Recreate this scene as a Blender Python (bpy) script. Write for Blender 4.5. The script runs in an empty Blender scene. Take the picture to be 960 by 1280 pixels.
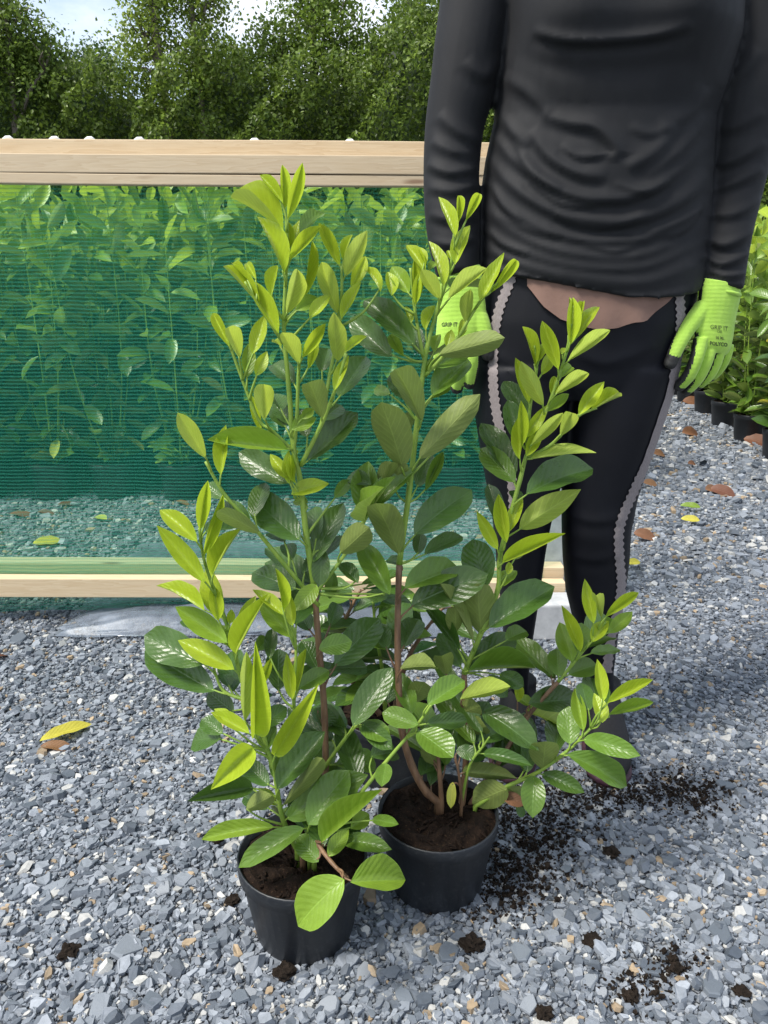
import bpy, bmesh, math, random
import numpy as np
from mathutils import Vector, Matrix
from mathutils.bvhtree import BVHTree

# ------------------------------------------------------------------ camera, sky, sun, exposure
SC = bpy.context.scene
C = SC.collection
CAM_H, PITCH, FPX = 0.916, math.radians(17.0), 960.0
cam_data = bpy.data.cameras.new('camera')
cam_data.sensor_fit = 'VERTICAL'
cam_data.sensor_height = 24.0
cam_data.lens = 18.0
cam_data.clip_start = 0.02
cam_data.clip_end = 500.0
cam = bpy.data.objects.new('camera', cam_data)
C.objects.link(cam)
cam.location = (0, 0, CAM_H)
cam.rotation_euler = (math.radians(90) - PITCH, 0, 0)
SC.camera = cam

TO_SUN = Vector((-0.50, -0.24, 0.83)).normalized()
sun_elev = math.asin(TO_SUN.z)
sun_azim = math.atan2(TO_SUN.x, TO_SUN.y)
world = bpy.data.worlds.new('World')
SC.world = world
world.use_nodes = True
wn, wl = world.node_tree.nodes, world.node_tree.links
wn.clear()
w_out = wn.new('ShaderNodeOutputWorld')
w_bg = wn.new('ShaderNodeBackground')
w_bg.inputs['Strength'].default_value = 0.125
w_sky = wn.new('ShaderNodeTexSky')
w_sky.sky_type = 'NISHITA'
w_sky.sun_disc = False
w_sky.sun_elevation = sun_elev
w_sky.sun_rotation = sun_azim
w_sky.air_density = 1.0
w_sky.dust_density = 2.0
w_tc = wn.new('ShaderNodeTexCoord')
w_map = wn.new('ShaderNodeMapping')
w_map.inputs['Scale'].default_value = (1.0, 1.0, 2.2)
w_noise = wn.new('ShaderNodeTexNoise')
w_noise.inputs['Scale'].default_value = 3.2
w_noise.inputs['Detail'].default_value = 7.0
w_noise.inputs['Roughness'].default_value = 0.58
w_ramp = wn.new('ShaderNodeValToRGB')
w_ramp.color_ramp.elements[0].position = 0.36
w_ramp.color_ramp.elements[1].position = 0.60
w_mix = wn.new('ShaderNodeMix')
w_mix.data_type = 'RGBA'
w_mix.inputs['B'].default_value = (5.0, 5.3, 5.8, 1.0)
wl.new(w_tc.outputs['Generated'], w_map.inputs['Vector'])
wl.new(w_map.outputs['Vector'], w_noise.inputs['Vector'])
wl.new(w_noise.outputs['Fac'], w_ramp.inputs['Fac'])
wl.new(w_ramp.outputs['Color'], w_mix.inputs['Factor'])
wl.new(w_sky.outputs['Color'], w_mix.inputs['A'])
wl.new(w_mix.outputs['Result'], w_bg.inputs['Color'])
wl.new(w_bg.outputs['Background'], w_out.inputs['Surface'])

sun_data = bpy.data.lights.new('sun', 'SUN')
sun_data.energy = 2.9
sun_data.angle = math.radians(16)
sun_data.color = (1.0, 0.95, 0.87)
sun = bpy.data.objects.new('sun', sun_data)
C.objects.link(sun)
sun.rotation_euler = TO_SUN.to_track_quat('Z', 'Y').to_euler()
sun.location = (-4, 0, 8)

SC.view_settings.view_transform = 'Standard'
SC.view_settings.look = 'None'
SC.view_settings.gamma = 1.0
SC.view_settings.use_curve_mapping = False
SC.view_settings.exposure = 0.98
SC.render.engine = 'CYCLES'
SC.cycles.transparent_max_bounces = 16

# ------------------------------------------------------------------ helpers
_cp, _sp = math.cos(PITCH), math.sin(PITCH)
def ray(px, py):
    u = (px - 480.0) / FPX; v = (640.0 - py) / FPX
    return Vector((u, _cp + v * _sp, -_sp + v * _cp))
def P(px, py, Y):
    d = ray(px, py); t = Y / d.y
    return Vector((t * d.x, Y, CAM_H + t * d.z))
def G(px, py, z=0.0):
    d = ray(px, py); t = (z - CAM_H) / d.z
    return Vector((t * d.x, t * d.y, z))
def to_px(co):
    """world points (n,3) -> photo pixels (n,2)"""
    x = co[:, 0]; y = co[:, 1]; z = co[:, 2] - CAM_H
    depth = y * _cp - z * _sp
    up = y * _sp + z * _cp
    return np.stack([480 + FPX * x / depth, 640 - FPX * up / depth], 1)

def empty(name, loc=(0, 0, 0), label=None, cat=None, group=None):
    o = bpy.data.objects.new(name, None)
    o.empty_display_size = 0.05
    C.objects.link(o); o.location = loc
    tag(o, label, cat, group)
    return o
def tag(o, label=None, cat=None, group=None, kind=None):
    if label: o['label'] = label
    if cat: o['category'] = cat
    if group: o['group'] = group
    if kind: o['kind'] = kind
    return o
def link(name, me, parent=None, mat=None, smooth=False):
    """one mesh object; vertex data in world space, parent kept at its own place"""
    o = bpy.data.objects.new(name, me)
    C.objects.link(o)
    if mat is not None:
        me.materials.clear()
        for m in (mat if isinstance(mat, (list, tuple)) else [mat]): me.materials.append(m)
    if smooth:
        me.polygons.foreach_set('use_smooth', np.ones(len(me.polygons), dtype=bool))
    if parent is not None:
        o.parent = parent
        o.matrix_parent_inverse = world_of(parent).inverted()
    return o
def world_of(o):
    m = o.matrix_basis.copy()
    while o.parent is not None:
        m = o.parent.matrix_basis @ o.matrix_parent_inverse @ m
        o = o.parent
    return m

class MB:
    """collects shapes for one mesh"""
    def __init__(s): s.v = []; s.f = []; s.mi = []
    def add(s, vs, fs, mi=0):
        b = len(s.v); s.v += [tuple(p) for p in vs]
        s.f += [tuple(b + i for i in f) for f in fs]; s.mi += [mi] * len(fs)
    def box(s, lo, hi, bev=0.0, mi=0):
        x0, y0, z0 = lo; x1, y1, z1 = hi
        bm = bmesh.new(); bmesh.ops.create_cube(bm, size=1)
        for v in bm.verts:
            v.co = Vector((x0 + (v.co.x + .5) * (x1 - x0), y0 + (v.co.y + .5) * (y1 - y0), z0 + (v.co.z + .5) * (z1 - z0)))
        if bev: bmesh.ops.bevel(bm, geom=bm.edges[:], offset=bev, segments=2, affect='EDGES', profile=.6)
        bm.verts.index_update()
        s.add([v.co for v in bm.verts], [[v.index for v in f.verts] for f in bm.faces], mi)
        bm.free()
    def tube(s, pts, rad, n=8, cap=True, mi=0, flat=1.0):
        pts = [Vector(p) for p in pts]
        if not hasattr(rad, '__len__'): rad = [rad] * len(pts)
        rings = []; prev = None
        for i, p in enumerate(pts):
            t = (pts[min(i + 1, len(pts) - 1)] - pts[max(i - 1, 0)]).normalized()
            if prev is None:
                a = Vector((0, 1, 0)) if abs(t.y) < .8 else Vector((1, 0, 0))
                u = t.cross(a).normalized()
            else:
                u = (prev - t * prev.dot(t)).normalized()
            w = t.cross(u); prev = u
            rings.append([p + (u * math.cos(k * 2 * math.pi / n) + w * math.sin(k * 2 * math.pi / n) * flat) * rad[i] for k in range(n)])
        s.loft(rings, cap, mi)
    def loft(s, rings, cap=True, mi=0):
        n = len(rings[0]); vs = [p for r in rings for p in r]; fs = []
        for i in range(len(rings) - 1):
            for k in range(n):
                fs.append((i * n + k, i * n + (k + 1) % n, (i + 1) * n + (k + 1) % n, (i + 1) * n + k))
        if cap:
            fs.append(tuple(range(n - 1, -1, -1))); fs.append(tuple((len(rings) - 1) * n + k for k in range(n)))
        s.add(vs, fs, mi)
    def mesh(s, name):
        me = bpy.data.meshes.new(name)
        me.from_pydata(s.v, [], s.f); me.update()
        if any(s.mi): me.polygons.foreach_set('material_index', s.mi)
        return me
    def build(s, name, mat, parent=None, smooth=False):
        return link(name, s.mesh(name), parent, mat, smooth)

def smooth_path(pts, sub=4):
    """Catmull-Rom through points (any dimension)"""
    p = np.array(pts, float); out = []
    for i in range(len(p) - 1):
        p0 = p[max(i - 1, 0)]; p1 = p[i]; p2 = p[i + 1]; p3 = p[min(i + 2, len(p) - 1)]
        for k in range(sub):
            t = k / sub
            out.append(.5 * (2 * p1 + (p2 - p0) * t + (2 * p0 - 5 * p1 + 4 * p2 - p3) * t * t + (3 * p1 - p0 - 3 * p2 + p3) * t ** 3))
    out.append(p[-1])
    return np.array(out)

def mesh_np(name, verts, quads, col=None):
    """fast mesh of equal-sided faces from numpy arrays"""
    me = bpy.data.meshes.new(name)
    nv, (nf, k) = len(verts), quads.shape
    me.vertices.add(nv); me.vertices.foreach_set('co', np.ascontiguousarray(verts, dtype=np.float32).ravel())
    me.loops.add(nf * k); me.loops.foreach_set('vertex_index', np.ascontiguousarray(quads, dtype=np.int32).ravel())
    me.polygons.add(nf); me.polygons.foreach_set('loop_start', np.arange(0, nf * k, k, dtype=np.int32))
    me.update(calc_edges=True)
    me.polygons.foreach_set('use_smooth', np.zeros(nf, dtype=bool))
    if col is not None:
        a = me.attributes.new('tint', 'FLOAT_COLOR', 'POINT')
        a.data.foreach_set('color', np.ascontiguousarray(col, dtype=np.float32).ravel())
    return me

def remeshed(me, voxel, smooth_it=6, fac=.5):
    o = bpy.data.objects.new('tmp', me); C.objects.link(o)
    r = o.modifiers.new('r', 'REMESH'); r.mode = 'VOXEL'; r.voxel_size = voxel; r.adaptivity = 0
    if smooth_it:
        sm = o.modifiers.new('s', 'SMOOTH'); sm.factor = fac; sm.iterations = smooth_it
    dg = bpy.context.evaluated_depsgraph_get(); dg.update()
    out = bpy.data.meshes.new_from_object(o.evaluated_get(dg))
    bpy.data.objects.remove(o)
    out.polygons.foreach_set('use_smooth', np.ones(len(out.polygons), dtype=bool))
    return out
def get_co(me):
    a = np.empty(len(me.vertices) * 3, np.float32); me.vertices.foreach_get('co', a); return a.reshape(-1, 3).astype(float)
def get_no(me):
    a = np.empty(len(me.vertices) * 3, np.float32); me.vertices.foreach_get('normal', a); return a.reshape(-1, 3).astype(float)
def set_co(me, co):
    me.vertices.foreach_set('co', co.astype(np.float32).ravel()); me.update()
def bvh_of(me):
    return BVHTree.FromPolygons([v.co[:] for v in me.vertices], [p.vertices[:] for p in me.polygons])

# ------------------------------------------------------------------ materials
class NT:
    def __init__(s, name):
        s.m = bpy.data.materials.new(name); s.m.use_nodes = True
        s.n = s.m.node_tree.nodes; s.l = s.m.node_tree.links
        s.b = s.n['Principled BSDF']; s.out = s.n['Material Output']
    def new(s, t, **kw):
        nd = s.n.new(t)
        for k, v in kw.items():
            if k in nd.inputs: nd.inputs[k].default_value = v
            else: setattr(nd, k, v)
        return nd
    def link(s, a, b): s.l.new(a, b)
    def val(s, x, sock):
        if isinstance(x, (int, float)): sock.default_value = x
        else: s.l.new(x, sock)
    def math(s, op, a, b=0.0, c=None, clamp=False):
        nd = s.n.new('ShaderNodeMath'); nd.operation = op; nd.use_clamp = clamp
        s.val(a, nd.inputs[0]); s.val(b, nd.inputs[1])
        if c is not None: s.val(c, nd.inputs[2])
        return nd.outputs[0]
    def mix(s, fac, a, b, blend='MIX'):
        nd = s.n.new('ShaderNodeMix'); nd.data_type = 'RGBA'; nd.blend_type = blend
        s.val(fac, nd.inputs['Factor'])
        for x, i in ((a, 'A'), (b, 'B')):
            if isinstance(x, tuple): nd.inputs[i].default_value = (*x[:3], 1)
            else: s.l.new(x, nd.inputs[i])
        return nd.outputs['Result']
    def noise(s, scale, detail=4, rough=.55, vec=None, out='Fac'):
        nd = s.new('ShaderNodeTexNoise', Scale=scale, Detail=detail, Roughness=rough)
        if vec is not None: s.l.new(vec, nd.inputs['Vector'])
        return nd.outputs[out]
    def ramp(s, fac, stops):
        nd = s.n.new('ShaderNodeValToRGB'); cr = nd.color_ramp
        while len(cr.elements) < len(stops): cr.elements.new(.5)
        for e, (p, c) in zip(cr.elements, stops):
            e.position = p; e.color = (*c, 1) if isinstance(c, tuple) else (c, c, c, 1)
        s.l.new(fac, nd.inputs['Fac']); return nd.outputs['Color']
    def coord(s, which='Object', scale=None):
        o = s.n.new('ShaderNodeTexCoord').outputs[which]
        if scale is not None:
            mp = s.n.new('ShaderNodeMapping'); mp.inputs['Scale'].default_value = scale
            s.l.new(o, mp.inputs['Vector']); o = mp.outputs['Vector']
        return o
    def bump(s, h, strength=.3, dist=.002):
        nd = s.new('ShaderNodeBump', Strength=strength, Distance=dist)
        s.l.new(h, nd.inputs['Height']); s.l.new(nd.outputs['Normal'], s.b.inputs['Normal']); return nd
    def set(s, **kw):
        for k, v in kw.items():
            k = k.replace('_', ' ')
            if isinstance(v, (int, float)): s.b.inputs[k].default_value = v
            elif isinstance(v, tuple): s.b.inputs[k].default_value = (*v[:3], 1)
            else: s.l.new(v, s.b.inputs[k])

def leaf_mat(name, top, top2, under, rough=.34, trans=.35, tcol=None, veins=.35, spec=.5):
    t = NT(name)
    uv = t.n.new('ShaderNodeUVMap').outputs['UV']
    sx = t.n.new('ShaderNodeSeparateXYZ'); t.link(uv, sx.inputs[0])
    u, v = sx.outputs['X'], sx.outputs['Y']
    av = t.math('ABSOLUTE', t.math('SUBTRACT', v, .5))          # 0 midrib, .5 margin
    rib = t.math('SUBTRACT', 1.0, t.math('MULTIPLY', av, 34.0), clamp=True)
    ph = t.math('SUBTRACT', t.math('MULTIPLY', u, 9.0), t.math('MULTIPLY', av, 5.0))
    tri = t.math('ABSOLUTE', t.math('SUBTRACT', t.math('FRACT', ph), .5))   # 0..0.5
    lat = t.math('SUBTRACT', 1.0, t.math('MULTIPLY', tri, 9.0), clamp=True)
    info = t.n.new('ShaderNodeObjectInfo')
    rnd = info.outputs['Random']
    oc = t.coord('Object')
    nz = t.noise(5.0, 4, .6, oc)
    base = t.mix(rnd, top, top2)
    hsv = t.new('ShaderNodeHueSaturation')
    t.link(base, hsv.inputs['Color'])
    t.val(t.math('ADD', .78, t.math('MULTIPLY', nz, .44)), hsv.inputs['Value'])
    t.val(t.math('ADD', .49, t.math('MULTIPLY', rnd, .02)), hsv.inputs['Hue'])
    light = tuple(min(1, c * 1.7 + .03) for c in top)
    cc = t.mix(t.math('MULTIPLY', lat, veins * .6), hsv.outputs['Color'], light)
    cc = t.mix(t.math('MULTIPLY', rib, min(1, veins * 1.8)), cc, light)
    cc = t.mix(t.math('MULTIPLY', t.math('SUBTRACT', t.math('MULTIPLY', av, 26.0), 12.1, clamp=True), .45), cc, light)
    cc = t.mix(t.math('MULTIPLY', t.math('SUBTRACT', 1.0, t.math('MULTIPLY', u, 5.0), clamp=True), .5), cc, light)
    ucol = t.mix(t.math('MULTIPLY', t.math('MAXIMUM', rib, t.math('MULTIPLY', lat, .7)), .7), under, tuple(min(1, c * 1.6) for c in under))
    hs2 = t.new('ShaderNodeHueSaturation'); t.link(ucol, hs2.inputs['Color'])
    t.val(t.math('ADD', .8, t.math('MULTIPLY', nz, .4)), hs2.inputs['Value'])
    geo = t.n.new('ShaderNodeNewGeometry')
    col = t.mix(geo.outputs['Backfacing'], cc, hs2.outputs['Color'])
    t.link(col, t.b.inputs['Base Color'])
    ro = t.math('ADD', t.math('MULTIPLY', geo.outputs['Backfacing'], .22), t.math('ADD', rough - .06, t.math('MULTIPLY', nz, .14)))
    t.link(ro, t.b.inputs['Roughness'])
    t.set(Specular_IOR_Level=spec)
    quilt = t.math('SUBTRACT', t.math('SUBTRACT', t.math('MULTIPLY', tri, 1.6), t.math('MULTIPLY', rib, 1.2)), t.math('MULTIPLY', nz, -.5))
    nq = t.noise(16.0, 3, .5, oc)
    bp = t.bump(t.math('ADD', quilt, t.math('MULTIPLY', nq, 1.2)), .34, .0011)
    tr = t.n.new('ShaderNodeBsdfTranslucent')
    tc = tcol or tuple(min(1, c * 1.6) for c in top)
    t.link(t.mix(.55, tc, col), tr.inputs['Color'])
    mx = t.n.new('ShaderNodeMixShader'); mx.inputs['Fac'].default_value = trans
    t.link(t.b.outputs[0], mx.inputs[1]); t.link(tr.outputs[0], mx.inputs[2])
    t.link(mx.outputs[0], t.out.inputs['Surface'])
    return t.m

M = {}
M['leaf_y'] = leaf_mat('leaf_young', (.31, .43, .026), (.39, .48, .032), (.36, .46, .075), .31, .42, (.56, .68, .05), .30)
M['leaf_k'] = leaf_mat('leaf_half_grown', (.17, .29, .026), (.23, .34, .032), (.22, .31, .075), .36, .36, (.30, .46, .05), .28)
M['leaf_m'] = leaf_mat('leaf_green', (.088, .175, .019), (.125, .215, .024), (.185, .235, .058), .30, .28, (.16, .30, .03), .34)
M['leaf_d'] = leaf_mat('leaf_dark', (.042, .094, .015), (.064, .128, .019), (.135, .175, .048), .28, .20, (.08, .18, .03), .34)
M['leaf_yellow'] = leaf_mat('leaf_yellowed', (.50, .46, .05), (.42, .45, .07), (.45, .42, .12), .5, .3, (.6, .55, .06), .3)
M['leaf_brown'] = leaf_mat('leaf_withered', (.12, .050, .022), (.20, .092, .04), (.18, .09, .05), .6, .15, (.4, .16, .04), .2)

def stem_mat(name, a, b):
    t = NT(name); oc = t.coord('Object', (1, 1, .25))
    nz = t.noise(120, 5, .6, oc)
    t.link(t.ramp(nz, [(.3, a), (.7, b)]), t.b.inputs['Base Color'])
    t.set(Roughness=.55); t.bump(nz, .4, .0015); return t.m
M['stem_g'] = stem_mat('stem_green', (.14, .25, .03), (.26, .37, .05))
M['stem_b'] = stem_mat('stem_brown', (.10, .052, .028), (.24, .14, .075))
M['bark'] = stem_mat('bark', (.09, .075, .06), (.24, .20, .16))

t = NT('black_pot_plastic'); oc = t.coord('Object')
nz = t.noise(9, 5, .6, oc); nf = t.noise(160, 3, .6, oc)
t.link(t.ramp(nz, [(.35, (.008, .010, .013)), (.75, (.024, .028, .034))]), t.b.inputs['Base Color'])
dust = t.ramp(nf, [(.55, 0.0), (.75, 1.0)])
t.link(t.mix(t.math('MULTIPLY', t.math('MULTIPLY', dust, nz), .35), t.ramp(nz, [(.35, (.007, .009, .012)), (.75, (.019, .023, .029))]), (.16, .16, .16)), t.b.inputs['Base Color'])
t.set(Roughness=.46); t.bump(nf, .2, .0008); M['pot'] = t.m

t = NT('compost'); oc = t.coord('Object'); nz = t.noise(70, 8, .7, oc); n2 = t.noise(320, 4, .6, oc)
t.link(t.mix(t.ramp(n2, [(.60, 0.0), (.72, .6)]), t.ramp(nz, [(.3, (.004, .003, .0025)), (.6, (.020, .012, .008)), (.85, (.055, .031, .019))]), (.12, .07, .04)), t.b.inputs['Base Color'])
t.set(Roughness=.95, Specular_IOR_Level=.15); t.bump(nz, 1.0, .006); M['soil'] = t.m
t = NT('dark_peat'); oc = t.coord('Object'); nz = t.noise(120, 6, .7, oc)
t.link(t.ramp(nz, [(.3, (.006, .005, .004)), (.75, (.034, .025, .019))]), t.b.inputs['Base Color'])
t.set(Roughness=.95, Specular_IOR_Level=.1); t.bump(nz, 1, .004); M['peat'] = t.m

# slate ground (fine bed under the modelled chips)
t = NT('slate_gravel_bed'); oc = t.coord('Object')
vo = t.new('ShaderNodeTexVoronoi', Scale=95.0, Randomness=1.0); t.link(oc, vo.inputs['Vector'])
bw = t.n.new('ShaderNodeRGBToBW'); t.link(vo.outputs['Color'], bw.inputs[0])
vd = t.new('ShaderNodeTexVoronoi', Scale=95.0, Randomness=1.0); vd.feature = 'DISTANCE_TO_EDGE'; t.link(oc, vd.inputs['Vector'])
nz = t.noise(3, 5, .6, oc)
c0 = t.ramp(bw.outputs[0], [(.1, (.09, .105, .125)), (.45, (.20, .225, .255)), (.8, (.32, .34, .365)), (.95, (.40, .38, .34))])
c0 = t.mix(t.ramp(vd.outputs['Distance'], [(0.0, .75), (.12, 0.0)]), c0, (.02, .022, .026))
t.link(t.mix(t.math('MULTIPLY', nz, .35), c0, (.16, .17, .18)), t.b.inputs['Base Color'])
t.set(Roughness=.72); t.bump(t.math('ADD', t.math('MULTIPLY', bw.outputs[0], .6), t.math('MINIMUM', t.math('MULTIPLY', vd.outputs['Distance'], 4.0), .6)), 1.0, .006)
M['ground'] = t.m
def chip_mat(name, attr):
    t = NT(name); oc = t.coord('Object')
    nz = t.noise(150, 5, .65, oc)
    if attr:
        col = t.new('ShaderNodeAttribute', attribute_name='tint').outputs['Color']
    else:
        col = t.ramp(t.n.new('ShaderNodeObjectInfo').outputs['Random'], [(0, (.09, .11, .135)), (.4, (.16, .185, .215)), (.75, (.215, .24, .27)), (1, (.28, .30, .325))])
    t.link(t.mix(t.ramp(nz, [(.3, .55), (.7, 0.0)]), col, t.mix(.5, col, (.02, .022, .025))), t.b.inputs['Base Color'])
    t.set(Roughness=.62, Specular_IOR_Level=.4); t.bump(nz, .35, .0012); return t.m
M['chip'] = chip_mat('slate_chip', True)
M['slate'] = chip_mat('slate_piece', False)

# timber: long grain, annual rings, knots
def wood_mat(name, seed, grey):
    t = NT(name)
    oc = t.n.new('ShaderNodeTexCoord').outputs['Object']
    mp = t.n.new('ShaderNodeMapping'); mp.inputs['Location'].default_value = (seed, seed * .37, seed * 1.7); t.link(oc, mp.inputs['Vector'])
    vec = mp.outputs['Vector']
    m2 = t.n.new('ShaderNodeMapping'); m2.inputs['Scale'].default_value = (1.6, 22, 22); t.link(vec, m2.inputs['Vector'])
    warp = t.noise(1.5, 4, .55, m2.outputs['Vector'])
    rings = t.math('FRACT', t.math('MULTIPLY', warp, 9.0))
    m3 = t.n.new('ShaderNodeMapping'); m3.inputs['Scale'].default_value = (9, 420, 420); t.link(vec, m3.inputs['Vector'])
    fib = t.noise(1.0, 4, .6, m3.outputs['Vector'])
    m4 = t.n.new('ShaderNodeMapping'); m4.inputs['Scale'].default_value = (3.1, 12, 17); t.link(vec, m4.inputs['Vector'])
    kv = t.new('ShaderNodeTexVoronoi', Scale=1.0, Randomness=1.0); t.link(m4.outputs['Vector'], kv.inputs['Vector'])
    knot = t.ramp(kv.outputs['Distance'], [(.05, 1.0), (.13, 0.0)])
    big = t.noise(3.0, 4, .6, vec)
    c = t.mix(t.ramp(rings, [(.0, 0.0), (.7, .55), (.95, .9), (1.0, 0.0)]), (.66, .53, .345), (.56, .42, .25))
    c = t.mix(t.math('MULTIPLY', fib, .32), c, (.36, .26, .16))
    c = t.mix(t.math('MULTIPLY', big, grey), c, (.42, .37, .30))
    c = t.mix(t.math('MULTIPLY', knot, .75), c, (.17, .085, .045))
    t.link(c, t.b.inputs['Base Color'])
    t.set(Roughness=.68, Specular_IOR_Level=.25); t.bump(t.math('ADD', fib, t.math('MULTIPLY', rings, .25)), .25, .0010)
    return t.m
M['wood1'] = wood_mat('sawn_timber', 0.0, .5)
M['wood2'] = wood_mat('sawn_timber_fresh', 5.3, .2)

# knitted shade net: horizontal tapes with see-through gaps
t = NT('green_shade_net')
oc = t.n.new('ShaderNodeTexCoord').outputs['Object']
sx = t.n.new('ShaderNodeSeparateXYZ'); t.link(oc, sx.inputs[0])
wob = t.noise(7, 3, .5, oc)
zz = t.math('ADD', t.math('MULTIPLY', sx.outputs['Z'], 1 / .0092), t.math('MULTIPLY', wob, 1.3))
tap = t.math('MULTIPLY', t.math('ABSOLUTE', t.math('SUBTRACT', t.math('FRACT', zz), .5)), 2.0)
xx = t.math('MULTIPLY', t.math('ABSOLUTE', t.math('SUBTRACT', t.math('FRACT', t.math('MULTIPLY', sx.outputs['X'], 1 / .0062)), .5)), 2.0)
dens = t.math('ADD', .20, t.math('MULTIPLY', t.math('SUBTRACT', tap, .38, clamp=True), .56))
dens = t.math('ADD', dens, t.math('MULTIPLY', t.math('SUBTRACT', xx, .75, clamp=True), .35))
big = t.noise(2.5, 3, .5, oc)
dens = t.math('ADD', dens, t.math('MULTIPLY', t.math('SUBTRACT', big, .5), .16), clamp=True)
df = t.n.new('ShaderNodeBsdfDiffuse'); tr = t.n.new('ShaderNodeBsdfTranslucent'); tp = t.n.new('ShaderNodeBsdfTransparent')
netc = t.mix(tap, (.030, .27, .18), (.07, .40, .28))
t.link(netc, df.inputs['Color']); tr.inputs['Color'].default_value = (.03, .40, .22, 1)
tp.inputs['Color'].default_value = (.80, .97, .86, 1)
m1 = t.n.new('ShaderNodeMixShader'); m1.inputs['Fac'].default_value = .45
t.link(df.outputs[0], m1.inputs[1]); t.link(tr.outputs[0], m1.inputs[2])
m2 = t.n.new('ShaderNodeMixShader'); t.link(dens, m2.inputs['Fac'])
t.link(tp.outputs[0], m2.inputs[1]); t.link(m1.outputs[0], m2.inputs[2]); t.link(m2.outputs[0], t.out.inputs['Surface'])
M['net'] = t.m

t = NT('clear_plastic_film'); oc = t.coord('Object')
nz = t.noise(9, 5, .6, oc)
gl = t.new('ShaderNodeBsdfGlossy', Roughness=.36); gl.inputs['Color'].default_value = (.85, .9, .95, 1)
df = t.n.new('ShaderNodeBsdfDiffuse'); df.inputs['Color'].default_value = (.20, .235, .29, 1)
tp = t.n.new('ShaderNodeBsdfTransparent'); tp.inputs['Color'].default_value = (.88, .92, .96, 1)
a = t.n.new('ShaderNodeMixShader'); t.link(t.ramp(nz, [(.35, .22), (.65, .70)]), a.inputs['Fac']); t.link(tp.outputs[0], a.inputs[1]); t.link(df.outputs[0], a.inputs[2])
fr = t.new('ShaderNodeFresnel', IOR=1.4)
b = t.n.new('ShaderNodeMixShader'); t.link(t.math('MULTIPLY', fr.outputs[0], .8, clamp=True), b.inputs['Fac']); t.link(a.outputs[0], b.inputs[1]); t.link(gl.outputs[0], b.inputs[2])
bpn = t.new('ShaderNodeBump', Strength=.5, Distance=.004); t.link(nz, bpn.inputs['Height']); t.link(bpn.outputs[0], gl.inputs['Normal'])
t.link(b.outputs[0], t.out.inputs['Surface']); M['film'] = t.m

def simple(name, c1, c2, scale, rough, bump=.3, dist=.001, spec=.4, sheen=0.0, detail=5):
    t = NT(name); oc = t.coord('Object'); nz = t.noise(scale, detail, .6, oc)
    t.link(t.ramp(nz, [(.3, c1), (.7, c2)]), t.b.inputs['Base Color'])
    t.set(Roughness=rough, Specular_IOR_Level=spec)
    if sheen: t.set(Sheen_Weight=sheen)
    t.bump(nz, bump, dist); return t.m
M['concrete'] = simple('concrete', (.34, .35, .36), (.48, .49, .50), 30, .85, .5, .002)
M['white_clip'] = simple('white_plastic', (.70, .70, .68), (.82, .82, .80), 40, .5)
M['skin'] = simple('skin', (.48, .28, .20), (.55, .34, .25), 60, .5, .1)
M['hair'] = simple('hair', (.05, .03, .018), (.13, .08, .045), 90, .45, .5, .002)
M['eye'] = simple('eye', (.75, .73, .70), (.8, .78, .75), 5, .2, 0)
M['flap'] = simple('brown_undershirt', (.155, .092, .072), (.205, .125, .098), 14, .85, .5, .004, .2, .2)
M['stripe'] = simple('grey_scalloped_tape', (.175, .152, .152), (.24, .21, .21), 260, .7, .6, .001, .3)
M['shoe'] = simple('black_shoe_mesh', (.002, .002, .003), (.006, .006, .008), 180, .7, .6, .0015)
M['shoe_sole'] = simple('purple_sole', (.035, .012, .022), (.065, .026, .038), 60, .6)
M['glove_b'] = simple('black_nitrile_coating', (.010, .010, .010), (.030, .030, .030), 150, .6, .7, .0015, .5)
M['print'] = simple('print_ink', (.045, .075, .02), (.07, .10, .03), 90, .8)
t = NT('black_jersey'); oc = t.coord('Object')
nz = t.noise(5, 6, .65, oc); wv = t.new('ShaderNodeTexWave', Scale=420.0, Distortion=1.0); t.link(oc, wv.inputs['Vector'])
smear = t.ramp(t.noise(11, 7, .7, oc), [(.52, 0.0), (.78, 1.0)])
t.link(t.mix(t.math('MULTIPLY', smear, .10), t.ramp(nz, [(.3, (.0022, .0028, .0042)), (.7, (.0040, .0048, .0068))]), (.060, .062, .066)), t.b.inputs['Base Color'])
t.set(Roughness=.72, Specular_IOR_Level=.35, Sheen_Weight=.03, Sheen_Roughness=.4); t.bump(t.math('ADD', wv.outputs['Fac'], t.noise(45, 4, .6, oc)), .12, .001); M['shirt'] = t.m
t = NT('navy_leggings'); oc = t.coord('Object')
nz = t.noise(7, 5, .6, oc)
t.link(t.ramp(nz, [(.3, (.0018, .0022, .0046)), (.7, (.0031, .0038, .0074))]), t.b.inputs['Base Color'])
t.set(Roughness=.58, Specular_IOR_Level=.22, Sheen_Weight=.0); t.bump(t.noise(600, 2, .5, oc), .15, .0006); M['leggings'] = t.m
t = NT('neon_green_knit'); oc = t.coord('Object')
wv = t.new('ShaderNodeTexWave', Scale=150.0, Distortion=.6); wv.bands_direction = 'Z'; t.link(oc, wv.inputs['Vector'])
nz = t.noise(38, 5, .65, oc)
t.link(t.mix(t.math('MULTIPLY', wv.outputs['Fac'], .25), t.ramp(nz, [(.3, (.31, .53, .06)), (.72, (.41, .65, .10))]), (.30, .50, .07)), t.b.inputs['Base Color'])
t.set(Roughness=.8, Specular_IOR_Level=.2, Sheen_Weight=.2); t.bump(wv.outputs['Fac'], .5, .0012); M['glove_g'] = t.m

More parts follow.
